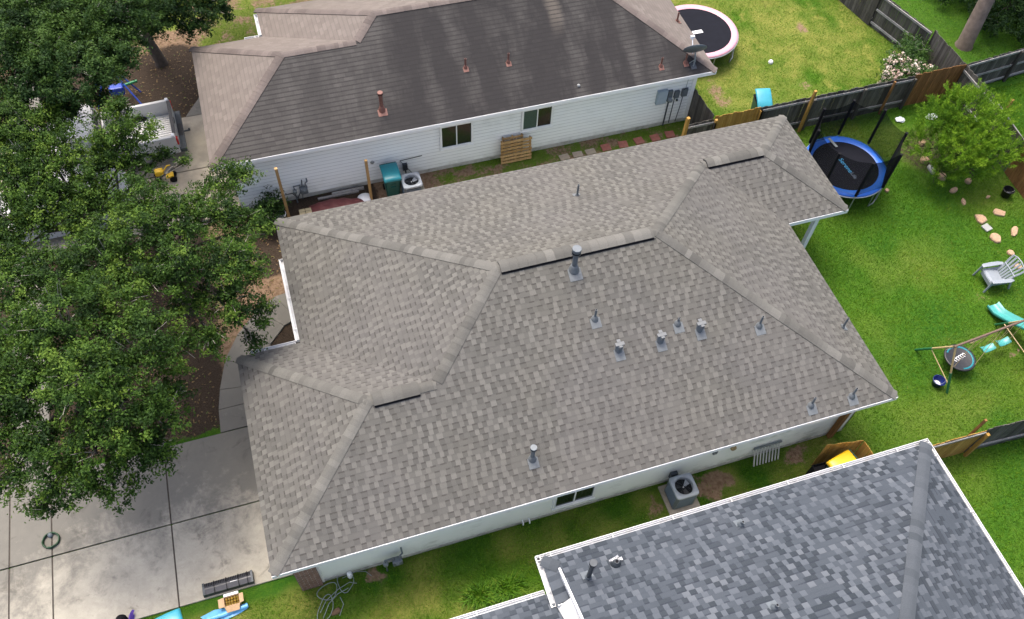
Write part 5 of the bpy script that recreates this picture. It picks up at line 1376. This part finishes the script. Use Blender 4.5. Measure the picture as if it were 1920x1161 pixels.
# ================================================================== VEHICLES
def wheel(parent, x, y, r_=.37, w_=.25, s=1):
    mb = MB(); mb.lathe((x, y, r_), [(r_*.62,-w_/2),(r_*.95,-w_/2),(r_,-w_*.35),(r_,w_*.35),(r_*.95,w_/2),(r_*.62,w_/2)], 28, M=Matrix.Rotation(R(90),4,'X')); o = mb.build('wheel', M['tyre'], parent, local=True)
    mb = MB(); mb.lathe((x, y, r_), [(0,-w_*.42),(r_*.3,-w_*.44),(r_*.62,-w_*.3),(r_*.62,w_*.3),(r_*.3,w_*.44),(0,w_*.42)], 20, M=Matrix.Rotation(R(90),4,'X')); mb.build('rim', M['steel'], o, local=True)
def sect(prof, y0, y1, mb, mi=0, inset=0.0):
    """side profile polygon (x,z) swept across the width, with softened sides"""
    rows = []
    ym = (y0+y1)/2; hw = (y1-y0)/2
    for f_, sc in ((-1,.90),(-.93,1.0),(.93,1.0),(1,.90)):
        cx = sum(p[0] for p in prof)/len(prof); cz = sum(p[1] for p in prof)/len(prof)
        rows.append([(cx+(p[0]-cx)*(1-(1-sc)*.25), ym+hw*f_, cz+(p[1]-cz)*(1-(1-sc)*.5)) for p in prof])
    mb.grid(rows, mi, close=True, sm=False); mb.face(rows[0], None, mi); mb.face(rows[-1][::-1], None, mi)
# pickup: local +X is the tail
pk = thing('pickup_truck', (-5.25,17.08,.05), 'white pickup truck with an open bed parked under the trees', 'pickup truck', rz=R(2))
mb = MB()
sect([(-2.7,.45),(-2.72,.85),(-2.6,1.02),(-1.35,1.12),(-1.2,1.08),(.25,1.08),(.25,.42),(-1.1,.36),(-2.4,.36)], -.98, .98, mb)
mb.box((.25,-.98,.42),(2.52,-.86,1.16)); mb.box((.25,.86,.42),(2.52,.98,1.16)); mb.box((.252,-.859,.42),(.33,.859,1.2)); mb.box((.25,-.9,.36),(2.5,.9,.60))
mb.build('body', M['truck_white'], pk, local=True, bevel=.03)
mb = MB()
for i in range(16): mb.box((.34,-.84+.105*i,.602),(2.48,-.78+.105*i,.622))
mb.build('bed_floor', M['bed'], pk, local=True)
mb = MB(); mb.box((2.46,-.855,.55),(2.55,.855,1.17)); mb.box((2.44,-.84,1.171),(2.56,.84,1.19), 1); mb.box((2.551,-.12,.95),(2.57,.12,1.05), 1); mb.build('tailgate', [M['truck_white'], M['black']], pk, local=True, bevel=.012)
mb = MB(); mb.box((2.52,-.96,.42),(2.74,.96,.56)); mb.box((2.56,-.3,.561),(2.735,.3,.57), 1); mb.build('rear_bumper', [M['dark_metal'], M['black']], pk, local=True, bevel=.03)
for s in (-1, 1):
    mb = MB(); mb.box((2.5,s*.92-.065,.78),(2.57,s*.92+.065,1.08)); mb.build('tail_lamp', M['red_lamp'], pk, local=True, bevel=.02)
    mb = MB(); mb.box((2.4,s*.9-.07,1.161),(2.5,s*.9+.07,1.22)); mb.build('bed_cap', M['white_plastic'], pk, local=True, bevel=.02)
mb = MB(); sect([(-1.3,1.06),(-.85,1.66),(-.6,1.74),(-.05,1.74),(.12,1.66),(.24,1.06)], -.88, .88, mb); mb.build('cab', M['truck_white'], pk, local=True)
mb = MB(); mb.face([(-1.24,-.76,1.15),(-1.24,.76,1.15),(-.9,.66,1.62),(-.9,-.66,1.62)]); mb.face([(.235,.7,1.2),(.235,-.7,1.2),(.165,-.66,1.6),(.165,.66,1.6)])
for s in (-1, 1): mb.face([(-1.0,s*.885,1.15),(.12,s*.885,1.15),(.05,s*.85,1.6),(-.72,s*.85,1.6)])
mb.build('windows', M['glass'], pk, local=True)
for x, y in ((-1.75,-.86),(-1.75,.86),(1.35,-.86),(1.35,.86)): wheel(pk, x, y)
mb = MB(); mb.tube([(2.7,0,.45),(2.95,0,.45)], .03, 8); mb.lathe((2.93,0,.47), [(.03,0),(.035,.05),(0,.08)], 10); mb.build('tow_hitch', M['dark_metal'], pk, local=True)
sv = thing('parked_car', (-6.75,14.45,.05), 'white car parked on the driveway, glimpsed through the foliage below the pickup', 'car', rz=R(1))
mb = MB(); sect([(-2.35,.4),(-2.38,.75),(-2.2,.88),(-1.2,1.0),(2.0,1.02),(2.32,.9),(2.36,.45),(2.1,.3),(-2.1,.3)], -.9, .9, mb); mb.build('body', M['truck_white'], sv, local=True)
mb = MB(); sect([(-1.25,.98),(-.6,1.52),(-.2,1.62),(1.5,1.6),(2.0,1.35),(2.15,1.0)], -.78, .78, mb); mb.build('cabin', M['truck_white'], sv, local=True)
mb = MB(); mb.face([(-1.17,-.66,1.08),(-1.17,.66,1.08),(-.66,.58,1.5),(-.66,-.58,1.5)]); mb.face([(2.12,.62,1.1),(2.12,-.62,1.1),(1.97,-.58,1.36),(1.97,.58,1.36)])
for s in (-1, 1): mb.face([(-.95,s*.785,1.08),(1.85,s*.785,1.08),(1.6,s*.75,1.5),(-.45,s*.75,1.5)])
mb.build('windows', M['glass'], sv, local=True)
for x, y in ((-1.45,-.8),(-1.45,.8),(1.4,-.8),(1.4,.8)): wheel(sv, x, y, .33, .22)
for s in (-1, 1):
    mb = MB(); mb.box((2.28,s*.74-.1,.72),(2.37,s*.74+.1,.9)); mb.build('tail_lamp', M['red_lamp'], sv, local=True, bevel=.02)
# playset under the far trees, and a ride-on toy
pl = thing('climbing_frame', (-4.3,20.1,0), 'small blue and green climbing frame on the bare soil under the far trees', 'climbing frame')
apx = Vector((-4.75,20.5,1.35))
for f_ in ((-3.9,20.15,.05),(-3.8,19.2,.05),(-5.5,20.8,.05),(-5.4,19.6,.05)):
    mb = MB(); mb.tube([f_, apx], .03, 8); mb.build('leg', M['blue_pole'], pl)
mb = MB(); mb.tube([(-4.75,20.0,.5),(-3.9,20.3,.45)], .05, 8); mb.tube([(-3.78,19.15,.08),(-3.5,19.35,.08)], .07, 8); mb.build('green_bar', M['green_plastic'], pl)
mb = MB(); mb.box((-4.85,19.75,.35),(-4.35,20.05,.7)); mb.build('seat_box', M['blue_pole'], pl, bevel=.05)
ry = thing('ride_on_toy', (-3.4,15.5,.05), 'bright yellow ride on toy on the driveway behind the pickup', 'toy')
mb = MB(); mb.box((-3.66,15.42,.28),(-3.38,15.66,.48)); mb.build('body', M['yellow'], ry, bevel=.04)
mb = MB(); mb.box((-3.32,15.3,.26),(-3.08,15.5,.34)); mb.tube([(-3.4,15.5,.4),(-3.2,15.55,.6),(-3.1,15.55,.6)], .025, 8); mb.build('steering_bar', M['yellow'], ry, bevel=.0)
for x, y in ((-3.62,15.38),(-3.62,15.7),(-3.12,15.32),(-3.12,15.56)):
    mb = MB(); mb.lathe((x, y, .17), [(0,-.04),(.12,-.04),(.12,.04),(0,.04)], 16, M=Matrix.Rotation(R(90),4,'X')); mb.build('wheel', M['tyre'], ry)

# ================================================================== VEGETATION
def mesh_faces(name, co, nv, tone, mt, parent=None):
    """co: (N*nv,3) float array of separate nv-gons"""
    N = len(co)//nv
    me = bpy.data.meshes.new(name)
    me.vertices.add(len(co)); me.vertices.foreach_set('co', co.astype(np.float32).ravel())
    me.loops.add(len(co)); me.loops.foreach_set('vertex_index', np.arange(len(co), dtype=np.int32))
    me.polygons.add(N); me.polygons.foreach_set('loop_start', np.arange(0, len(co), nv, dtype=np.int32))
    me.update(calc_edges=True)
    at = me.attributes.new('tone', 'FLOAT', 'FACE'); at.data.foreach_set('value', tone.astype(np.float32))
    me.materials.append(mt)
    o = bpy.data.objects.new(name, me); scene.collection.objects.link(o)
    if parent: o.parent = parent
    return o
def unit(v): return v/np.maximum(np.linalg.norm(v, axis=-1, keepdims=True), 1e-9)
def leaf_cloud(blobs, dens, per, size, seed, spread=.17, flat=.55, tone_shift=0.0, upb=.45, aspect=.48):
    """leaf clumps on and inside each foliage mass; returns quads and a tone per leaf"""
    g = np.random.default_rng(seed); C_, Nn, T_ = [], [], []
    for bx_, by_, bz_, br in blobs:
        n = int(dens*br*br)
        d = unit(g.normal(size=(n, 3))); d[:, 2] = np.where(d[:, 2] < -.35, -d[:, 2]*.6, d[:, 2]); d = unit(d)
        rr = br*(.35+.72*g.random(n)**.6)
        lump = 1+.22*np.sin(d[:, 0]*5+bx_*3)*np.cos(d[:, 1]*6+by_*2)+.14*np.sin(d[:, 2]*9+bz_)
        p = np.array([bx_, by_, bz_])+d*(rr*lump)[:, None]*np.array([1, 1, .72])
        C_.append(p); Nn.append(d)
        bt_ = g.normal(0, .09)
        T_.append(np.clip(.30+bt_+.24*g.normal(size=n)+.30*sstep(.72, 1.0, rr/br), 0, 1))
    C_ = np.concatenate(C_); Nn = np.concatenate(Nn); T_ = np.concatenate(T_)
    K = len(C_); c = np.repeat(C_, per, 0); nn = np.repeat(Nn, per, 0); tn = np.repeat(T_, per)
    # sprays: leaves strung along a short twig pointing outwards
    tw = unit(Nn+np.array([0, 0, .25])+.7*g.normal(size=Nn.shape)); tw = np.repeat(tw, per, 0)
    s = g.random(len(c))
    p = c+tw*(s*spread*2.2-spread)[:, None]+g.normal(size=c.shape)*spread*.42*np.array([1, 1, flat])
    nrm = unit(nn*.5+np.array([0, 0, upb])+.62*g.normal(size=c.shape))
    ax = unit(tw*.6+g.normal(size=c.shape)); ax = unit(ax-nrm*(ax*nrm).sum(1, keepdims=True)); bi = np.cross(nrm, ax)
    L_ = size*(.7+.6*g.random(len(c)))[:, None]; W_ = L_*aspect*.5
    q = np.empty((len(c), 4, 3))
    q[:, 0] = p-ax*L_*.5; q[:, 1] = p+bi*W_+nrm*L_*.06; q[:, 2] = p+ax*L_*.5-nrm*L_*.08; q[:, 3] = p-bi*W_+nrm*L_*.06
    tone = np.clip(tn+.13*g.normal(size=len(c))+tone_shift, 0, 1)
    return q.reshape(-1, 3), tone
def limbs(mb, root, top, blobs, r0, seed, twigs=10, mi2=1):
    q = random.Random(seed); root = Vector(root); top = Vector(top)
    mid = root.lerp(top, .5)+Vector((q.uniform(-.1,.1), q.uniform(-.1,.1), 0))
    mb.tube([root-Vector((0,0,.1)), root+Vector((0,0,.15)), mid, top], [r0*1.35, r0*1.05, r0*.85, r0*.65], 12)
    for b in blobs:
        c = Vector(b[:3]); st = root.lerp(top, q.uniform(.75, 1.0))
        m1 = st.lerp(c, .5)+Vector((q.uniform(-.2,.2), q.uniform(-.2,.2), q.uniform(0,.35)))
        mb.tube([st, m1, c], [r0*.42, r0*.25, r0*.12], 7)
        for k_ in range(twigs):
            d = Vector((q.gauss(0,1), q.gauss(0,1), q.gauss(.3,.7))).normalized(); e = c+d*b[3]*q.uniform(.7,1.05)
            s_ = m1.lerp(c, q.uniform(.5, 1.0)); mm = s_.lerp(e, .5)+Vector((q.uniform(-.1,.1), q.uniform(-.1,.1), q.uniform(-.05,.1)))
            mb.tube([s_, mm, e], [.018,.012,.006], 4, mi=mi2, caps=False)
def tree(name, label, root, top, r0, blobs, seed, leaf='leaf_oak', bark='bark', dens=112, per=74, size=.078, ts=0.0, cat='tree', group=None, twigs=10, **kw):
    t = thing(name, root, label, cat, group)
    mb = MB(); limbs(mb, root, top, blobs, r0, seed, twigs); mb.build('trunk', [M[bark], M['twig']], t)
    blobs = [b[:3]+(b[3]*.97,) for b in blobs] if leaf.startswith('leaf_oak') and cat == 'tree' else blobs
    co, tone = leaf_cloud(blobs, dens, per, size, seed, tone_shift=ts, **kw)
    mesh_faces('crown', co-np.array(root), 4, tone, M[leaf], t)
    return t
GR = 'shade trees in the front yards'
T1 = [(-5.86,6.04,5.2)+(.95,),(-4.66,5.89,5.8)+(1.05,),(-3.79,6.46,5.4)+(.8,),(-3.29,4.89,5.6)+(.9,),(-2.75,5.09,4.8)+(.55,),(-5.70,4.55,5.2)+(.9,),(-4.35,4.10,5.9)+(1.0,),(-3.84,3.49,5.4)+(.85,),(-3.22,3.67,4.6)+(.6,),
      (-5.45,3.23,4.9)+(.8,),(-4.56,2.95,4.8)+(.75,),(-3.85,3.03,4.2)+(.62,),(-2.90,4.24,4.3)+(.36,),(-5.34,2.61,4.2)+(.55,),(-4.47,2.43,4)+(.42,),(-5.99,2.46,3.8)+(.34,),(-3.47,3.13,3.9)+(.42,),(-6.36,3.83,4.9)+(.7,),(-6.27,4.88,5.4)+(.8,),(-6.50,3.10,4.3)+(.4,)]
T1 = [tuple(b) for b in T1]
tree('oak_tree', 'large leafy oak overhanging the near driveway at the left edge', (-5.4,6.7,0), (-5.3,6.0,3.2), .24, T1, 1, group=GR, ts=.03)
T2 = [(-0.67,8.53,4.6)+(.62,),(-1.29,7.12,5)+(.75,),(-0.67,7.49,4.3)+(.45,),(-1.26,6.37,4.4)+(.62,),(-0.82,6.47,3.6)+(.42,),(-1.96,5.70,4)+(.45,),(-1.06,6.02,3.1)+(.28,),(-2.21,7.07,5.4)+(.7,),(-3.02,7.12,5.2)+(.7,),(-2.21,8.46,5.4)+(.75,),(-3.09,8.26,5.5)+(.8,),(-2.95,9.77,5.2)+(.62,),
      (-1.09,8.95,4.9)+(.5,),(-1.66,9.11,5)+(.5,),(-0.84,10.43,4.6)+(.5,),(-1.40,10.57,4.3)+(.3,),(-4.19,7.71,5.3)+(.8,),(-5.27,7.92,5)+(.85,),(-6.12,7.83,5)+(.8,),(-2.35,6.62,4.6)+(.5,),(-4.11,9.13,4.6)+(.55,),(-0.40,10.82,4.4)+(.26,)]
T2 = [tuple(b) for b in T2]
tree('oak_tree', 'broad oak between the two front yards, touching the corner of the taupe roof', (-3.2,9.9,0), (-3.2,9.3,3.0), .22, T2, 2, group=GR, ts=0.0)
T3 = [(-5.73,13.15,5)+(.9,),(-4.80,12.05,4.8)+(.5,),(-6.22,11.64,4.8)+(.8,),(-3.54,12.44,5.4)+(.62,),(-2.91,12.27,5)+(.5,),(-3.94,11.91,4.7)+(.6,),(-3.27,11.72,4.4)+(.5,),(-5.95,10.10,4.5)+(.7,),(-5.10,13.96,4.8)+(.55,),(-3.24,12.89,5.6)+(.35,),(-2.50,12.23,4.2)+(.3,),(-6.47,10.18,4.8)+(.7,),(-5.21,11.70,3.9)+(.35,),(-2.13,12.41,3.6)+(.22,)]
T3 = [tuple(b) for b in T3]+[tuple(b) for b in ((-3.62,12.04,5)+(.5,),(-5.28,11.58,4.8)+(.6,),(-4.27,11.49,4.6)+(.6,),(-5.51,10.84,4.6)+(.6,),(-6.19,12.24,5.2)+(.8,),(-5.74,11.91,5)+(.7,),(-6.02,13.23,5.3)+(.7,),(-5.12,12.66,5)+(.6,),(-4.50,10.94,4.4)+(.55,),(-5.19,10.45,4.4)+(.55,),(-4.03,10.59,4.2)+(.5,),(-5.82,10.94,4.8)+(.7,),(-4.74,10.02,4.2)+(.5,),(-6.42,9.25,4.6)+(.6,))]
tree('oak_tree', 'pale twigged oak spreading over the white pickup truck', (-5.6,12.4,0), (-5.2,12.0,2.8), .16, T3, 3, group=GR, ts=.08, dens=105)
T4 = [(-5.46,16.21,6)+(1.1,),(-4.00,16.60,5.6)+(1.0,),(-3.31,16.70,5.2)+(.7,),(-5.49,14.61,5.6)+(1.0,),(-4.23,14.38,5.6)+(.95,),(-3.61,15.06,5)+(.6,),(-4.58,17.22,6)+(1.0,),(-6.16,15.21,6)+(.9,),(-6.10,17.34,6.2)+(1.1,),(-4.95,14.14,4.8)+(.5,),(-6.40,13.97,5.4)+(.7,)]
T4 = [tuple(b) for b in T4]+[tuple(b) for b in ((-3.22,15.43,5.2)+(.6,),(-3.67,15.54,5.4)+(.8,),(-4.80,15.21,5.9)+(1.0,),(-5.89,16.32,6)+(.9,),(-2.85,17.07,5.6)+(.8,),(-4.14,14.61,4.6)+(.4,))]
tree('oak_tree', 'tall dark tree filling the top left corner', (-6.6,19.0,0), (-6.5,18.6,3.2), .26, T4, 4, 'leaf_oak_dark', group=GR, ts=.05, size=.085)
T5 = [(-2.61,18.81,4.2)+(.9,),(-1.62,19.53,3.6)+(.75,),(-0.62,19.97,3.2)+(.6,),(-1.94,20.24,4.4)+(1.1,),(-0.64,20.80,3.8)+(.9,),(-0.15,20.11,2.8)+(.35,),(-1.46,19.28,3)+(.38,),(-3.11,17.57,4.2)+(.5,),(-2.32,19.12,3.4)+(.5,),(-0.91,19.43,3)+(.35,),(-1.78,21.43,4.6)+(1.3,),(-3.10,20.23,5)+(1.2,)]
T5 = [tuple(b) for b in T5]+[(1,23.5,5,1.3),(3,24.5,5.5,1.5),(5,23.8,5.2,1.3),(1.8,22.6,5,1.1),(-.5,24,5,1.3)]  # appended masses are out of view, added to shade the ground
tree('oak_tree', 'tree at the top edge whose bare leaning trunk stands on brown soil', (-3.05,21.6,0), (-4.0,22.9,3.4), .2, T5, 5, 'leaf_oak_dark', group=GR, ts=.0, size=.085)
# low shrubs
B1 = [(-.05,12.95,.5,.45),(-.4,12.6,.55,.5),(-.1,12.3,.45,.38)]
tree('shrub', 'dark low shrub at the corner of the white lap sided house', (-.2,12.7,0), (-.2,12.7,.4), .04, B1, 6, 'leaf_oak_dark', dens=130, per=26, size=.10, cat='shrub', twigs=4)
B2 = [(25.0,13.95,.75,.6),(24.75,13.5,.6,.4),(25.1,14.4,.7,.45)]
tree('shrub', 'green leafy bush against the grey fence behind the flowering one', (24.95,13.9,0), (24.95,13.9,.4), .05, B2, 7, 'leaf_bush', dens=170, per=26, size=.085, cat='bush', twigs=4)
B3 = [(23.65,12.85,.6,.62),(24.35,12.75,.6,.6),(24.0,13.3,.7,.6),(23.3,12.8,.45,.45),(24.75,12.8,.55,.45)]
t3 = tree('flowering_bush', 'bush covered in pale pink flowers at the fence', (24.0,12.95,0), (24.0,12.95,.3), .05, B3, 8, 'leaf_bush', dens=150, per=24, size=.085, cat='bush', twigs=4)
# a bare pale branch showing in the gap
co, tone = leaf_cloud(B3, 260, 6, .085, 18, spread=.06, aspect=.9)
mesh_faces('blossom', co-np.array((24.0,12.95,0)), 4, tone, M['petal'], t3)
# feathery bright shrub
BS = [(23.45,9.19,2.1)+(.7,),(22.53,9.36,1.8)+(.55,),(22.13,8.76,1.2)+(.7,),(22.57,7.97,1.6)+(.6,),(23.87,8.45,1.8)+(.55,),(23.84,7.76,1.2)+(.5,),(24.77,7.97,1)+(.4,),(23.22,7.80,0.8)+(.42,),(25.03,9.31,1.6)+(.35,),(23.41,9.86,2)+(.35,),(22.34,8.11,0.6)+(.4,),(23.09,8.03,1.9)+(.5,)]
BS = [tuple(b[:3])+(b[3]*1.22,) for b in BS]
def feathery():
    root = (24.0,9.0,0)
    t = thing('shrub', root, 'big bright green feathery shrub in the back yard beside the fence', 'shrub')
    mb = MB(); limbs(mb, root, (24.0,9.0,.7), BS, .07, 9, 8, 0); mb.build('trunk', M['bark'], t)
    g = np.random.default_rng(9); P_, A_, T_ = [], [], []
    for x, y, z, r_ in BS:
        n = int(150*r_*r_); d = unit(g.normal(size=(n, 3))); d[:, 2] = np.abs(d[:, 2])*.9+.05*d[:, 2]; d = unit(d)
        P_.append(np.array([x, y, z])+d*(r_*(.45+.6*g.random(n)**.7))[:, None]*np.array([1,1,.85])); A_.append(unit(d*.8+np.array([0,0,.75])+.35*g.normal(size=d.shape)))
        T_.append(np.clip(.45+g.normal(0,.1)+.22*g.normal(size=n), 0, 1))
    P_ = np.concatenate(P_); A_ = np.concatenate(A_); T_ = np.concatenate(T_); per = 70
    c = np.repeat(P_, per, 0); ax0 = np.repeat(A_, per, 0); tn = np.repeat(T_, per)
    s = g.random(len(c)); p = c+ax0*(s*.46-.08)[:, None]+g.normal(size=c.shape)*.035*(1.2-s)[:, None]
    ax = unit(ax0+.55*g.normal(size=c.shape)); nr = unit(np.cross(ax, g.normal(size=c.shape))); bi = np.cross(nr, ax)
    L_ = (.09+.06*g.random(len(c)))[:, None]; W_ = .009
    q = np.stack([p, p+ax*L_*.5+bi*W_, p+ax*L_, p+ax*L_*.5-bi*W_], 1).reshape(-1, 3)
    mesh_faces('foliage', q-np.array(root), 4, np.clip(tn+.3*(s-.4)+.1*g.normal(size=len(c)), 0, 1), M['leaf_bright'], t)
feathery()
# leaning palm-like trunk beyond the fence with its crown above the picture
TT = [(29.5,15.6,8.0,1.3),(28.4,17.0,8.2,1.4),(30.6,17.0,7.6,1.4),(30.8,15.2,6.6,1.2),(32.2,16.4,6.2,1.4),(31.6,18.2,7.0,1.4),(29.6,18.6,8.2,1.5)]
tree('tall_tree', 'thick bare grey brown trunk rising beyond the fence in the top right corner', (28.0,14.45,0), (28.9,15.7,6.5), .30, TT, 10, 'leaf_oak_dark', 'bark_pale', dens=60, per=40, size=.13, twigs=4)
UN = [(29.6,15.6,.5,.7),(31.0,15.0,.6,.9),(30.4,16.6,.7,1.0),(32.3,14.6,.7,.9),(32.0,16.4,.9,1.1),(29.0,17.2,.6,.8),(33.6,15.6,.9,1.1),(29.2,14.8,.5,.6),(30.4,14.0,.5,.7),(31.6,17.6,1.2,1.3),(29.8,18.2,1,1.2)]
tree('undergrowth_bush', 'dark dense undergrowth right of the thick trunk in the top right corner', (31,15.8,0), (31,15.8,.4), .05, UN, 12, 'leaf_oak_dark', dens=90, per=34, size=.11, cat='bush', twigs=3, ts=-.2)

# strap leaved clump in the grass strip
def clump(name, label, c, r_, n, seed, h=.34):
    g = np.random.default_rng(seed); a = g.random(n)*2*np.pi; rr = r_*np.sqrt(g.random(n))
    b = np.stack([c[0]+np.cos(a)*rr*1.5, c[1]+np.sin(a)*rr*.75, np.zeros(n)], 1)
    d = unit(np.stack([np.cos(a+g.normal(0,.8,n)), np.sin(a+g.normal(0,.8,n)), .9+.8*g.random(n)], 1)); L_ = (h*(.6+.7*g.random(n)))[:, None]
    sd_ = unit(np.cross(d, np.array([0,0,1.0])))*.009
    m1 = b+d*L_*.55; tip = b+d*L_*.9; tip[:, 2] = m1[:, 2]*.75+.02; tip[:, :2] += d[:, :2]*L_*.35
    q = np.stack([b-sd_, m1-sd_, m1+sd_, b+sd_], 1).reshape(-1, 3); q2 = np.stack([m1-sd_, tip, tip, m1+sd_], 1)[:, [0,1,3,3]]
    q2 = np.stack([m1-sd_, tip-sd_*.1, tip+sd_*.1, m1+sd_], 1).reshape(-1, 3)
    co = np.concatenate([q, q2])-np.array((*c, 0))
    t_ = np.tile(np.clip(.35+.2*g.normal(size=n), 0, .75), 2)
    o = mesh_faces(name, co, 4, t_, M['blade']); o.location = (*c, 0)
    return tag(o, label, 'grass clump')
clump('grass_clump', 'tall strap leaved grass clump beside the lower slate blue roof, left one', (2.95,-1.1), .26, 300, 21)
clump('grass_clump', 'tall strap leaved grass clump nearest the gable return of the slate blue roof', (3.65,-1.12), .26, 280, 22)

# ------------------------------------------------------------------ lawn blades
def lawn():
    g = np.random.default_rng(5)
    areas = [(14.3,29,-6,11.9,760),(15.3,25.5,12.1,22,620),(-4.6,14.3,-2.0,.42,1000),(-4.6,4.6,-4.5,-2.0,500),(-7.2,.0,5.4,13.2,230),(5.2,15.2,12.3,13.45,620),(25.8,34,12.1,22,350),(-9,-1.0,18.5,26,260),(-1.0,5,20.4,28,600),(-8.4,-4.3,-1,.8,600),(25.8,30,5,11.9,500)]
    P_ = []
    for x0, x1, y0, y1, d in areas:
        n = int((x1-x0)*(y1-y0)*d); P_.append(np.stack([g.uniform(x0, x1, n), g.uniform(y0, y1, n)], 1))
    P_ = np.concatenate(P_); x, y = P_[:, 0], P_[:, 1]
    dirt, dry, lush, mulch_and_shade = ground_fields(x, y)
    keep = g.random(len(x)) > np.clip(np.maximum(dirt*1.25, mulch_and_shade*1.4), 0, .97)
    keep &= ~((x > -4.4) & (x < -.75) & (y > .8) & (y < 5.4)); keep &= ~((x < -4.2) & (y > .78) & (y < 5.4))
    keep &= ~((x > -1.2) & (x < 14.3) & (y > .42) & (y < 10.4)); keep &= ~((x > 14.2) & (x < 16.5) & (y > 6.9) & (y < 9.9))
    keep &= ~((x > 4.9) & (y < -1.9) & (x < 14.3)); keep &= ~((y < -2.6) & (x < 4.95)); keep &= ~((x > -1.2) & (x < 15.1) & (y > 13.48) & (y < 20))
    keep &= ~((x > -2.85) & (x < -1.2) & (y > 5.3) & (y < 9.6))
    keep &= ~((x > 8.45) & (x < 9.4) & (y > -.6) & (y < .35))
    x, y, dry, lush = x[keep], y[keep], dry[keep], lush[keep]; n = len(x)
    z = (fbm(x, y, 2.5, 5)-.5)*.05-.014
    a = g.random(n)*2*np.pi; clumpn = fbm(x, y, .33, 71)
    h = (.030+.045*g.random(n))*(.7+.9*clumpn)*(1-.35*dry); w_ = .006+.007*g.random(n)
    b = np.stack([x, y, z], 1); sd_ = np.stack([np.cos(a)*w_, np.sin(a)*w_, np.zeros(n)], 1)
    ln = g.random(n)*2*np.pi; lean = .25+.9*g.random(n)
    tip = b+np.stack([np.cos(ln)*h*lean, np.sin(ln)*h*lean, h], 1)
    co = np.stack([b-sd_, b+sd_, tip], 1).reshape(-1, 3)
    tone = .40+.5*(fbm(x, y, .7, 61)-.5)+.46*(clumpn-.5)+.13*g.normal(size=n)-.16*(lush-.5)+.38*dry*g.random(n)**.7+.06*dry
    o = mesh_faces('grass', co, 3, np.clip(tone, 0, 1), M['blade'])
    tag(o, kind='stuff'); o['label'] = 'mown green grass of the lawns'
lawn()

def litter():
    g = np.random.default_rng(77); P_ = []
    for x0, x1, y0, y1, z, n in ((-7.2,-2.8,5.5,9.8,.012,900),(-6.5,.3,9.8,13.2,.012,800),(-6,-1.3,18.6,23,.012,700)):
        P_.append(np.stack([g.uniform(x0, x1, n), g.uniform(y0, y1, n), np.full(n, z)], 1))
    c = np.concatenate(P_); n = len(c); a = g.random(n)*6.283; L_ = .03+.03*g.random(n)
    ax = np.stack([np.cos(a), np.sin(a), .25*g.normal(size=n)], 1)*L_[:, None]; bi = np.stack([-np.sin(a), np.cos(a), .25*g.normal(size=n)], 1)*(L_*.45)[:, None]
    q = np.stack([c-ax, c+bi+np.array([0,0,.008]), c+ax, c-bi+np.array([0,0,.008])], 1).reshape(-1, 3)
    o = mesh_faces('fallen_leaves', q, 4, np.clip(.5+.28*g.normal(size=n), 0, 1), leafmat('fallen_leaves', [(0,(.05,.03,.015)),(.5,(.14,.085,.04)),(.8,(.2,.14,.06)),(1,(.09,.12,.03))], 0.1))
    tag(o, kind='stuff'); o['label'] = 'fallen leaves under the front yard trees'
litter()
